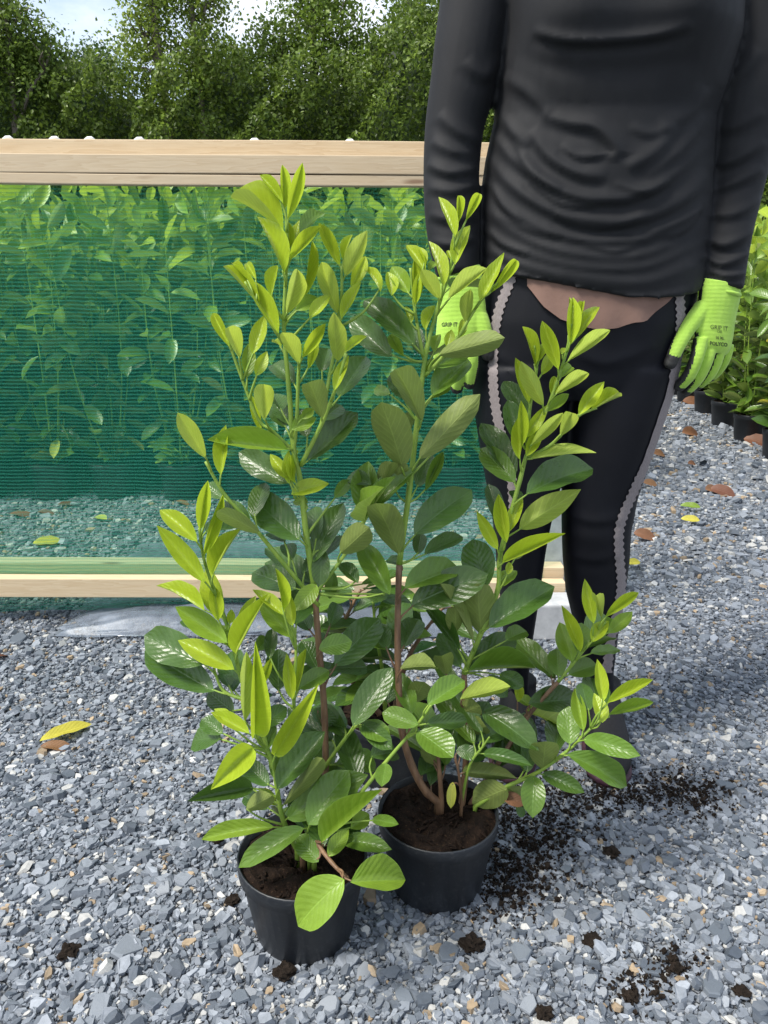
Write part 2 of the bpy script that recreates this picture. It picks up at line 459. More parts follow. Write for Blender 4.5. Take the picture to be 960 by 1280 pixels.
def foliage_mat(name, trans=.3):
    t = NT(name)
    col = t.new('ShaderNodeAttribute', attribute_name='tint').outputs['Color']
    t.link(col, t.b.inputs['Base Color']); t.set(Roughness=.45, Specular_IOR_Level=.35)
    tr = t.n.new('ShaderNodeBsdfTranslucent'); hs = t.new('ShaderNodeHueSaturation', Value=1.7); t.link(col, hs.inputs['Color']); t.link(hs.outputs[0], tr.inputs['Color'])
    mx = t.n.new('ShaderNodeMixShader'); mx.inputs['Fac'].default_value = trans
    t.link(t.b.outputs[0], mx.inputs[1]); t.link(tr.outputs[0], mx.inputs[2]); t.link(mx.outputs[0], t.out.inputs['Surface'])
    return t.m
M['foliage'] = foliage_mat('foliage')

# ------------------------------------------------------------------ ground and slate gravel
rng = np.random.default_rng(7)
random.seed(11)
gm = MB()
xs = [-250, -60, -20, -8, -3, 0, 3, 8, 20, 60, 250]; ys = [-40, -10, -2, 0, 2, 5, 9, 14, 25, 60, 250]
gv = [(x, y, 0) for y in ys for x in xs]
gf = [(j * 11 + i, j * 11 + i + 1, (j + 1) * 11 + i + 1, (j + 1) * 11 + i) for j in range(10) for i in range(10)]
gm.add(gv, gf)
ground = gm.build('ground', M['ground'])
tag(ground, kind='structure')

POT_A = Vector((-.116, .905, 0)); POT_B = Vector((.083, .993, 0)); POT_C = Vector((.004, 1.285, 0))
def keep_out(x, y, r=.066):
    m = np.ones(len(x), bool)
    for p in (POT_A, POT_B, POT_C): m &= (x - p.x) ** 2 + (y - p.y) ** 2 > r * r
    return m
def slate_tints(n, warm):
    g = rng.beta(1.5, 1.7, n)[:, None]
    col = np.array([.060, .076, .098]) * (1 - g) + np.array([.31, .340, .380]) * g
    k = rng.random(n)
    ochre = k < .020 + warm * .04
    col[ochre] = np.array([.34, .26, .17]) * rng.uniform(.6, 1.15, (ochre.sum(), 1))
    pale = (k > .955 - warm * .10)
    col[pale] = np.array([.46, .46, .44]) * rng.uniform(.8, 1.1, (pale.sum(), 1))
    return col * rng.uniform(.92, 1.08, (n, 1))
def chips(x, y, size, warm, lift=.004):
    n = len(x); k = 6
    ang = (np.arange(k)[None] + rng.uniform(-.38, .38, (n, k))) * 2 * math.pi / k
    rad = size[:, None] * .5 * rng.uniform(.72, 1.2, (n, k))
    el = rng.uniform(.36, .92, n)[:, None]
    lx = np.cos(ang) * rad; ly = np.sin(ang) * rad * el
    th = size * rng.uniform(.14, .42, n)
    sc = rng.uniform(.70, .95, (n, 1))
    off = rng.uniform(-.07, .07, (n, 2)) * size[:, None]
    top = np.stack([lx * sc + off[:, :1], ly * sc + off[:, 1:], np.repeat(th[:, None] * .5, k, 1) * rng.uniform(.7, 1.3, (n, k))], 2)
    bot = np.stack([lx, ly, np.repeat(-th[:, None] * .5, k, 1)], 2)
    v = np.concatenate([top, bot], 1)                                   # n,12,3
    yaw = rng.uniform(0, 2 * math.pi, n); tilt = np.abs(rng.normal(0, .26, n)).clip(0, .9); ta = rng.uniform(0, 2 * math.pi, n)
    cy, sy = np.cos(yaw)[:, None], np.sin(yaw)[:, None]
    vx = v[..., 0] * cy - v[..., 1] * sy; vy = v[..., 0] * sy + v[..., 1] * cy; vz = v[..., 2]
    ca, sa = np.cos(ta)[:, None], np.sin(ta)[:, None]
    d = vx * ca + vy * sa; q = -vx * sa + vy * ca
    ct, st = np.cos(tilt)[:, None], np.sin(tilt)[:, None]
    d2 = d * ct - vz * st; z2 = d * st + vz * ct
    fx = d2 * ca - q * sa; fy = d2 * sa + q * ca
    zc = th * .25 + rng.uniform(0, 1, n) ** 1.5 * lift + size * np.sin(tilt) * .18
    out = np.stack([fx + x[:, None], fy + y[:, None], z2 + zc[:, None]], 2).reshape(-1, 3)
    pat = [(0, 1, 2, 3), (0, 3, 4, 5)] + [(i, 6 + i, 6 + (i + 1) % 6, (i + 1) % 6) for i in range(6)]
    q = (np.array(pat)[None] + (np.arange(n) * 12)[:, None, None]).reshape(-1, 4)
    col = np.repeat(slate_tints(n, warm), 12, 0)
    return out, q, np.concatenate([col, np.ones((len(col), 1))], 1)
def zone(n, y0, y1, med, warm, xlim, lift=.004, sig=.42):
    # even density on the ground inside the wedge the lens can see, plus a margin
    y = rng.uniform(y0, y1, n * 3); x = rng.uniform(-1, 1, n * 3) * (.66 * y1 + .30)
    m = (np.abs(x) < .62 * y + .28) & xlim(x, y) & keep_out(x, y)
    x, y = x[m][:n], y[m][:n]
    s = (med * np.exp(rng.normal(0, sig, len(x)))).clip(med * .4, med * 3.2)
    return chips(x, y, s, warm, lift)
everywhere = lambda x, y: np.ones(len(x), bool)
parts = [zone(58000, .42, 1.40, .0101, .25, everywhere),
         zone(38000, 1.38, 2.25, .0108, .35, everywhere),
         zone(17000, 2.2, 3.3, .017, .6, lambda x, y: (x > -2.1)),
         zone(14000, 3.1, 6.2, .023, .8, lambda x, y: (x > .4) & (x < 2.9))]
off = 0; V = []; Q = []; K = []
for v, q, k in parts:
    V.append(v); Q.append(q + off); K.append(k); off += len(v)
gravel = link('slate_gravel', mesh_np('slate_gravel', np.concatenate(V), np.concatenate(Q), np.concatenate(K)), None, M['chip'])
tag(gravel, 'blue grey slate chippings covering the whole yard', 'gravel', kind='stuff')

# larger flat slates that can be told apart
slate_mesh = []
for s in range(8):
    r = random.Random(s); k = r.choice([5, 6, 7, 8]); b = MB()
    a = [(i + r.uniform(-.33, .33)) * 2 * math.pi / k for i in range(k)]
    rr = [r.uniform(.38, .56) for _ in range(k)]; e = r.uniform(.42, .8)
    low = [(math.cos(t) * q, math.sin(t) * q * e, -.07) for t, q in zip(a, rr)]
    mid = [(x * .985, y * .985, .03 + r.uniform(-.01, .01)) for x, y, _ in low]
    top = [(x * .86 + r.uniform(-.02, .02), y * .86 + r.uniform(-.02, .02), .085 + r.uniform(-.02, .02)) for x, y, _ in low]
    b.loft([low, mid, top]); me = b.mesh('slate'); me.materials.append(M['slate']); slate_mesh.append(me)
spots = [(22, 803, 30), (78, 795, 26), (48, 826, 20), (70, 1112, 40), (160, 1190, 52), (125, 1262, 46), (190, 1255, 40), (84, 1262, 30), (230, 895, 22),
         (150, 845, 22), (205, 945, 20), (245, 1060, 30), (140, 1090, 34), (20, 1120, 30), (268, 1180, 30), (455, 1218, 34), (560, 1195, 40), (800, 1150, 30), (840, 1080, 36),
         (905, 985, 30), (900, 1170, 44), (785, 1070, 32), (660, 1262, 36), (735, 1230, 34), (890, 1240, 40), (930, 935, 26), (860, 915, 24), (935, 1060, 30), (650, 1195, 40),
         (700, 1150, 36), (815, 1215, 40), (505, 1250, 34), (410, 1262, 36), (300, 1250, 34), (40, 1010, 28), (120, 1010, 30), (205, 1115, 30), (250, 950, 22), (880, 800, 24), (920, 760, 22), (850, 850, 22)]
for i in range(230):
    py = 770 + 520 * random.random() ** .8
    spots.append((random.uniform(0, 960), py, random.uniform(.014, .027) * (py + 100) * .62))
for i, (px, py, w) in enumerate(spots):
    g = G(px, py)
    if min((g - q).length for q in (POT_A, POT_B, POT_C)) < .085: continue
    depth = g.y * _cp + CAM_H * _sp
    o = bpy.data.objects.new('slate_piece', slate_mesh[i % 8]); C.objects.link(o)
    s = w * depth / FPX * .88
    o.location = (g.x, g.y, .0055 + random.uniform(0, .003)); o.scale = (s, s, s * random.uniform(.6, 1.1))
    o.rotation_euler = (random.gauss(0, .2), random.gauss(0, .2), random.uniform(0, 6.28)); o.parent = ground

# ------------------------------------------------------------------ timber frame with shade net
fence = empty('shade_net_fence', (-.6, 1.97, 0), 'long sawn timber frame covered with green shade net', 'fence')
X0, X1 = -1.75, .492
def rail(name, lo, hi, mat, par=fence, n=24, bow=.0):
    b = MB(); b.box(lo, hi, .0022)
    bm = bmesh.new(); me = b.mesh(name); bm.from_mesh(me)
    for k in range(1, n):
        x = lo[0] + (hi[0] - lo[0]) * k / n
        bmesh.ops.bisect_plane(bm, geom=bm.verts[:] + bm.edges[:] + bm.faces[:], plane_co=(x, 0, 0), plane_no=(1, 0, 0))
    for v in bm.verts:
        v.co.z += -.0085 * v.co.x + .0012 * math.sin(v.co.x * 4 + lo[2] * 40) + bow * math.sin((v.co.x - lo[0]) / (hi[0] - lo[0]) * math.pi)
        v.co.y += .0012 * math.sin(v.co.x * 3 + lo[2] * 30)
    bm.to_mesh(me); bm.free(); me.update()
    return link(name, me, par, mat)
rail('top_rail', (X0, 1.930, 1.1425), (X1, 1.966, 1.183), M['wood1'])
rail('top_batten', (X0, 1.931, 1.118), (X1, 1.965, 1.1412), M['wood1'])
rail('inner_top_rail', (X0, 1.973, 1.150), (X1 + .004, 2.018, 1.220), M['wood2'])
rail('bottom_rail', (X0, 1.930, .076), (X1, 1.966, .130), M['wood2'])
rail('inner_bottom_rail', (X0, 1.973, .100), (X1 + .004, 2.022, .158), M['wood2'])
pb = MB(); pb.box((.452, 2.024, 0), (.512, 2.070, 1.19), .003); pb.build('end_post', M['concrete'], fence)
pb = MB(); pb.box((X0 + .02, 2.024, 0), (X0 + .08, 2.070, 1.21), .003); pb.build('end_post', M['concrete'], fence)
nb = MB(); nx, nz_ = 120, 48
vs = []
for j in range(nz_ + 1):
    for i in range(nx + 1):
        x = X0 + .01 + (.442 - X0 - .01) * i / nx; s = j / nz_; z = .022 + (1.165 - .022) * s
        belly = math.sin(math.pi * s)
        y = 1.9695 + belly * (.005 * math.sin(x * 5 + s * 3) + .004 * math.sin(x * 11 - s * 7) + .010 * s) + (0 if s > .1 else -.03 * (.1 - s) * 10 * (.5 + .5 * math.sin(x * 9)))
        if i == nx: x -= .02 * (1 - s) * belly
        vs.append((x, y, z - .0085 * x))
nb.add(vs, [(j * (nx + 1) + i, j * (nx + 1) + i + 1, (j + 1) * (nx + 1) + i + 1, (j + 1) * (nx + 1) + i) for j in range(nz_) for i in range(nx)])
nb.build('net', M['net'], fence, True)
# second run of net folded down behind the top rails
nb = MB(); vs = []
for j in range(7):
    for i in range(nx + 1):
        x = X0 + .01 + (.442 - X0 - .01) * i / nx; s = j / 6
        vs.append((x, 1.9715 + .004 * math.sin(x * 8), 1.165 - .0085 * x - s * (.030 + .006 * math.sin(x * 2.3))))
nb.add(vs, [(j * (nx + 1) + i, j * (nx + 1) + i + 1, (j + 1) * (nx + 1) + i + 1, (j + 1) * (nx + 1) + i) for j in range(6) for i in range(nx)])
nb.build('net_hem', M['net'], fence, True)
for px in (10, 68, 112, 174, 318, 437):
    p = P(px, 178, 2.0); p.z = 1.220 - .0085 * p.x
    b = MB(); b.tube([p + Vector((-.011, 0, .001)), p + Vector((-.004, 0, .004)), p + Vector((.005, 0, .0045)), p + Vector((.012, .002, .001))], [.003, .0048, .005, .003], 8)
    b.build('white_tie', M['white_clip'], fence, True)
# staples fixing the net along the bottom rail
blk = MB(); blk.box((.372, 1.835, 0), (.560, 1.925, .102), .006)
o = blk.build('concrete_block', M['concrete']); tag(o, 'grey concrete block on the slate under the end of the timber frame', 'block')

# loose plastic film tucked under the frame
def film(name, x0, x1, prof, seed, nx=160):
    r = random.Random(seed); ph = [r.uniform(0, 6) for _ in range(6)]
    prof = smooth_path(prof, 5); vs = []
    for i in range(nx + 1):
        u = i / nx; x = x0 + (x1 - x0) * u
        pinch = min(1, u * 7) ** .6
        for k, (y, z) in enumerate(prof):
            w = math.sin(x * 19 + ph[0] + k * .55) * .0025 + math.sin(x * 7.3 + ph[4] - k * .3) * .006 + math.sin(x * 41 + 3 * math.sin(x * 5) + ph[1] - k * 1.3) * .0028
            vs.append((x + .012 * math.sin(k * .9 + ph[2]) * (1 - pinch), y + w * .7, max(.011, z * (.35 + .65 * pinch) + w * (z > .015))))
    n = len(prof); b = MB()
    b.add(vs, [(i * n + k, (i + 1) * n + k, (i + 1) * n + k + 1, i * n + k + 1) for i in range(nx) for k in range(n - 1)])
    return b.build(name, M['film'], None, True)
o = film('plastic_film', -.86, .36, [(1.842, .012), (1.850, .024), (1.872, .040), (1.90, .050), (1.95, .054), (2.0, .048), (2.04, .04)], 3)
tag(o, 'crumpled clear plastic film bulging out below the bottom rail', 'plastic film')
o = film('plastic_film', -.86, .42, [(2.045, .028), (2.13, .036), (2.28, .036), (2.45, .030), (2.55, .022), (2.59, .014)], 5)
tag(o, 'smooth pale plastic film lying on gravel behind the net', 'plastic film')

# ------------------------------------------------------------------ hedge and trees beyond
def leaf_cloud(pos, size, tint, up=.35):
    """one rhombic leaf per position"""
    n = len(pos)
    t = rng.normal(0, 1, (n, 3)); t[:, 2] -= .25; t /= np.linalg.norm(t, axis=1, keepdims=True)
    a = rng.normal(0, 1, (n, 3)); a[:, 2] += up * 3; a[:, 1] -= .6
    s = np.cross(a, t); s /= np.linalg.norm(s, axis=1, keepdims=True)
    L = (size * rng.uniform(.7, 1.35, n))[:, None]
    w = L * rng.uniform(.25, .38, n)[:, None]
    nrm = np.cross(t, s)
    v = np.stack([pos - t * L * .5, pos + s * w + nrm * w * .25, pos + t * L * .5, pos - s * w + nrm * w * .25], 1).reshape(-1, 3)
    q = (np.arange(4)[None] + (np.arange(n) * 4)[:, None])
    c = np.repeat(np.concatenate([tint, np.ones((n, 1))], 1), 4, 0)
    return v, q, c
def tints(n, a, b, sp=.25):
    g = rng.random((n, 1)); c = np.array(a) * (1 - g) + np.array(b) * g
    return c * rng.uniform(1 - sp, 1 + sp, (n, 1))

hedge = empty('hedge', (0, 11.2, 0), 'tall dense dark green hedge closing off the yard', 'hedge')
HX = 12.0
lump = lambda x, z: .22 * np.sin(x * 2.1 + z * 1.3) + .16 * np.sin(x * 4.7 - z * 3.1 + 1) + .12 * np.sin(x * 8.3 + z * 6.1) + .1 * np.sin(x * 13 - z * 11)
htop = lambda x: 3.55 + .28 * np.sin(x * .9 + .6) + .22 * np.sin(x * 2.3) + .12 * np.sin(x * 5.1)
n = 175000
hx = rng.uniform(-HX, HX, n); hz = rng.uniform(.9, 1, n); hz = .2 + (htop(hx) - .2 + .25) * rng.beta(1.9, 1.15, n)
hy = 10.75 + lump(hx, hz) - .0 + np.abs(rng.normal(0, .30, n)) - .12
v, q, c = leaf_cloud(np.stack([hx, hy, hz], 1), np.full(n, .060), tints(n, (.055, .095, .013), (.15, .215, .030), .40))
o = link('foliage', mesh_np('hedge_foliage', v, q, c), hedge, M['foliage']); tag(o, kind='stuff')
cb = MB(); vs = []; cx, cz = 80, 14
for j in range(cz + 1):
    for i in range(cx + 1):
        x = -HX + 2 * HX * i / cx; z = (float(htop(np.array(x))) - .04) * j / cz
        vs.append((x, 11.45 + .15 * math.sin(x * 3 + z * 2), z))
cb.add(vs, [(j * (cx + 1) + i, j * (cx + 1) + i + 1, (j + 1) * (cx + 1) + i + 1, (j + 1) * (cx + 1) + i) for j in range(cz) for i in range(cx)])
me = cb.mesh('dark_backing'); a = me.attributes.new('tint', 'FLOAT_COLOR', 'POINT')
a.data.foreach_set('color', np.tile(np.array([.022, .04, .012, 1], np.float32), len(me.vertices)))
link('dark_backing', me, hedge, M['foliage'])  # dark sheet added behind the hedge leaves to block sky gaps

def tree(px, Y, label, blobs, nleaf, a, b, trunk=(.09, .035), lean=0.0, clump=.30, size=.060, seed=1, grp='trees growing up through the hedge'):
    """blobs: (dx, z, r, share) crown masses"""
    r = np.random.default_rng(seed)
    base = P(px, 178, Y); x0 = base.x
    root = empty('hedgerow_tree', (x0, Y, 0), label, 'tree', grp)
    topz = max(bz for _, bz, _, _ in blobs)
    pts = [(x0 + lean * s + .06 * math.sin(s * 7 + seed), Y + .05 * math.sin(s * 5), topz * s) for s in np.linspace(0, 1, 9)]
    tb = MB(); tb.tube(smooth_path(pts, 3), np.linspace(trunk[0], trunk[1] * .5, 25), 8); tb.build('trunk', M['bark'], root, True)
    P_ = []
    for (dx, bz, br, share) in blobs:
        c0 = np.array([x0 + dx, Y, bz])
        lb = MB(); s0 = max(.25, min(.8, (bz - br * .9) / topz)); st = np.array(pts[int(s0 * 8)])
        lb.tube(smooth_path([st, st * .5 + c0 * .5 + [0, 0, .12], c0, c0 + [dx * .25, 0, br * .7]], 4), np.linspace(.04, .008, 13), 6)
        for k in range(7):
            d = r.normal(0, 1, 3); d /= np.linalg.norm(d); d[2] = abs(d[2]) * .7 + .15
            lb.tube(smooth_path([c0, c0 + d * br * .55 + r.normal(0, .05, 3), c0 + d * br * 1.05], 3), np.linspace(.016, .004, 7), 5)
        lb.build('limb', M['bark'], root, True)
        m = max(1, int(nleaf * 1.45 * share)); nc = max(5, m // 45)
        d = r.normal(0, 1, (nc, 3)); d /= np.linalg.norm(d, axis=1, keepdims=True)
        cc = c0 + d * (br * r.uniform(.25, 1.0, (nc, 1)) ** .6) * np.array([1.0, .8, 1.05])
        P_.append(np.repeat(cc, 45, 0) + r.normal(0, 1, (nc * 45, 3)) * clump * np.array([.5, .5, .42]))
    P_ = np.concatenate(P_)
    v, q, c = leaf_cloud(P_, np.full(len(P_), size), tints(len(P_), a, b, .3))
    o = link('crown', mesh_np('crown', v, q, c), root, M['foliage']); tag(o, kind='stuff')
tree(18, 11.0, 'mid green tree with a slim pale trunk at the open end of hedge', [(-.6, 4.3, .7, .35), (.1, 3.8, .5, .3), (-.5, 5.3, .8, .25), (.5, 3.45, .4, .1)], 6500, (.09, .15, .022), (.16, .23, .035), (.07, .03), .1, size=.052, seed=2)
tree(95, 12.8, 'low bushy tree rising just above the hedge top', [(.1, 3.55, .5, .6), (.45, 3.75, .35, .4)], 3500, (.05, .095, .02), (.085, .14, .03), seed=3)
tree(205, 11.1, 'light green ivy clad tree with forked upright trunk', [(-.15, 3.8, .36, .3), (.05, 4.4, .40, .35), (-.1, 5.2, .55, .25), (.05, 3.3, .3, .1)], 5000, (.11, .17, .02), (.21, .28, .04), (.10, .05), .0, .24, .052, seed=4)
tree(243, 11.2, 'yellow green tree with two bare pale stems showing through leaves', [(.1, 3.55, .36, .45), (.25, 4.2, .30, .25), (0, 5.3, .5, .3)], 3600, (.11, .17, .02), (.20, .26, .035), (.07, .03), .18, .22, .052, seed=5)
tree(290, 12.6, 'dark conifer like tree behind the hedge top', [(0, 3.5, .34, .6), (.1, 3.8, .22, .4)], 2600, (.055, .10, .02), (.10, .15, .03), seed=6)
tree(395, 12.0, 'broad full crowned tree with dense mid green foliage', [(-.45, 3.8, .5, .25), (.15, 4.1, .6, .35), (0, 5.0, .7, .2), (.55, 3.6, .5, .2)], 9000, (.09, .15, .02), (.17, .24, .035), seed=7)
tree(505, 12.3, 'bright green bushy tree beside the broad crowned one', [(-.1, 3.7, .55, .4), (.35, 4.0, .55, .4), (.3, 4.8, .6, .2)], 8000, (.09, .15, .024), (.16, .23, .04), seed=8)
tree(640, 12.2, 'rounded green tree standing behind the person', [(0, 3.9, .8, .5), (.1, 4.9, .9, .5)], 8000, (.06, .11, .018), (.11, .17, .03), seed=9)
tree(820, 12.4, 'leafy tree hidden mostly by the black top', [(0, 4.0, .9, .5), (.2, 5.0, .9, .5)], 6000, (.06, .11, .018), (.11, .17, .03), seed=10)

# ------------------------------------------------------------------ laurel leaves
def leaf_arrays(nu, nv, curl, fold, twist, wav, seed, tipdrop=0.0, lance=True):
    r = random.Random(seed); ph = r.uniform(0, 6)
    vs, uv = [], []
    for i in range(nu + 1):
        u = i / nu
        e = u ** .92
        if lance: w = 3.12 * e ** .80 * max(0.0, 1 - e) ** 1.0 * (1 + .20 * e)
        else:
            w = 2.30 * e ** .72 * max(0.0, 1 - e) ** .60 * (1 + .12 * e)
            if u > .86: w *= 1 - (u - .86) * 3.2
        w = max(w, .035 if 0 < u < 1 else .02)
        zc = -curl * u * u - tipdrop * max(0, u - .6) ** 2
        yc = .035 * math.sin(u * 3.0 + ph) * .6
        tw = twist * (u - .3)
        for j in range(nv + 1):
            v = j / nv * 2 - 1
            y = v * .5 * w
            rip = wav * math.sin(u * 17 + ph + (1.6 if v > 0 else 0)) * v * v
            z = zc + fold * abs(y) * .52 + rip * w + tw * y * .4 - .10 * fold * 0 + (-.035 * w * (1 - abs(v)) ** 6 * 0)
            vs.append((u, yc + y, z)); uv.append((u, j / nv))
    fs = [(i * (nv + 1) + j, (i + 1) * (nv + 1) + j, (i + 1) * (nv + 1) + j + 1, i * (nv + 1) + j + 1) for i in range(nu) for j in range(nv)]
    return np.array(vs), fs, uv
SHAPES = {'flat': [(.22, .55, .35, .020, 31), (.02, .30, -.4, .024, 32), (.14, .70, .3, .018, 33), (-.10, .5, .25, .022, 34), (.10, .25, .1, .010, 1), (.16, .35, -.2, .014, 2), (.05, .45, .15, .012, 3), (-.06, .4, -.1, .016, 4)],
          'lance': [(.24, .9, .35, .016, 35), (-.14, .6, -.35, .018, 36), (.12, 1.1, .3, .014, 37), (.30, .7, -.3, .014, 38), (.10, .55, .15, .010, 21), (.18, .75, -.2, .012, 22), (.02, .65, .2, .010, 23), (-.07, .8, -.15, .012, 24)],
          'fold': [(.06, 1.1, .1, .006, 5), (.15, 1.4, -.15, .008, 6), (-.08, 1.0, .2, .008, 7)],
          'droop': [(.30, .35, .2, .012, 8), (.38, .5, -.2, .014, 9)],
          'low': [(.12, .4, .2, .01, 10), (.22, .6, -.2, .01, 11), (-.05, .5, .1, .01, 12)]}
_leaf = {}
def leaf_mesh(shape, idx, mat):
    key = (shape, idx % len(SHAPES[shape]), mat)
    if key not in _leaf:
        cu, fo, tw, wa, sd = SHAPES[shape][key[1]]
        nu, nv = (6, 2) if shape == 'low' else (14, 6)
        vs, fs, uv = leaf_arrays(nu, nv, cu, fo, tw, wa, sd, 0.0, shape in ('lance', 'fold'))
        me = bpy.data.meshes.new('leaf'); me.from_pydata([tuple(v) for v in vs], [], fs); me.update()
        ul = me.uv_layers.new(name='UVMap')
        li = np.empty(len(me.loops), np.int32); me.loops.foreach_get('vertex_index', li)
        ul.data.foreach_set('uv', np.array(uv, np.float32)[li].ravel())
        me.polygons.foreach_set('use_smooth', np.ones(len(me.polygons), bool))
        me.materials.append(M[mat]); _leaf[key] = me
    return _leaf[key]
def leaf_matrix(b, t, n, L, W):
    t = t.normalized(); n = (n - t * n.dot(t)).normalized(); s = n.cross(t)
    return Matrix(((t.x * L, s.x * W, n.x * L, b.x), (t.y * L, s.y * W, n.y * L, b.y), (t.z * L, s.z * W, n.z * L, b.z), (0, 0, 0, 1)))
def add_leaf(mx, shape, idx, mat, parent, pinv):
    o = bpy.data.objects.new('leaf', leaf_mesh(shape, idx, mat)); C.objects.link(o)
    if parent is not None:
        o.parent = parent; o.matrix_parent_inverse = pinv
    o.matrix_basis = mx
    return o

def ring(c, r, n=40, ry=None):
    return [(c[0] + r * math.cos(k * 2 * math.pi / n), c[1] + (ry or r) * math.sin(k * 2 * math.pi / n), c[2]) for k in range(n)]
def pot_parts(parent, c, rt=.0925, rb=.069, h=.135, seg=44, soil_r=None, seed=0):
    b = MB()
    outer = [ring((c.x, c.y, c.z + .001), rb, seg), ring((c.x, c.y, c.z + .006), rb + .002, seg), ring((c.x, c.y, c.z + h * .82), rt - .0045, seg), ring((c.x, c.y, c.z + h * .83), rt - .001, seg),
             ring((c.x, c.y, c.z + h - .002), rt, seg), ring((c.x, c.y, c.z + h), rt - .001, seg), ring((c.x, c.y, c.z + h - .001), rt - .003, seg), ring((c.x, c.y, c.z + h * .6), rt - .010, seg)]
    b.loft(outer)
    pot = b.build('pot', M['pot'], parent, True)
    sb = MB(); r0 = random.Random(seed); rings = []; nr = 9
    ph = [r0.uniform(0, 6) for _ in range(6)]
    for i in range(nr):
        rr = (rt - .0045) * (1 - i / nr) if i else rt - .0045
        rings.append([(c.x + rr * math.cos(a), c.y + rr * math.sin(a), c.z + h - .010 - .004 * (i == 0) + .004 * math.sin(a * 3 + ph[0] + i) + .003 * math.sin(a * 7 + ph[1] - i * 2) + .005 * math.sin(i * .5) + r0.uniform(-.0018, .0018)) for a in [k * 2 * math.pi / seg for k in range(seg)]])
    sb.loft(rings, True)
    # loose crumbs and bark fibres on the compost
    for k in range(150):
        a = r0.uniform(0, 6.28); q = (rt - .012) * math.sqrt(r0.random()); s = r0.uniform(.0015, .0045)
        p = Vector((c.x + q * math.cos(a), c.y + q * math.sin(a), c.z + h - .006))
        d = Vector((r0.uniform(-1, 1), r0.uniform(-1, 1), r0.uniform(-.1, .4))).normalized() * s * r0.choice([1, 1, 2.5])
        sb.tube([p - d, p, p + d], [s * .35, s * .6, s * .3], 5)
    sb.build('soil', M['soil'], parent, False)
    return pot

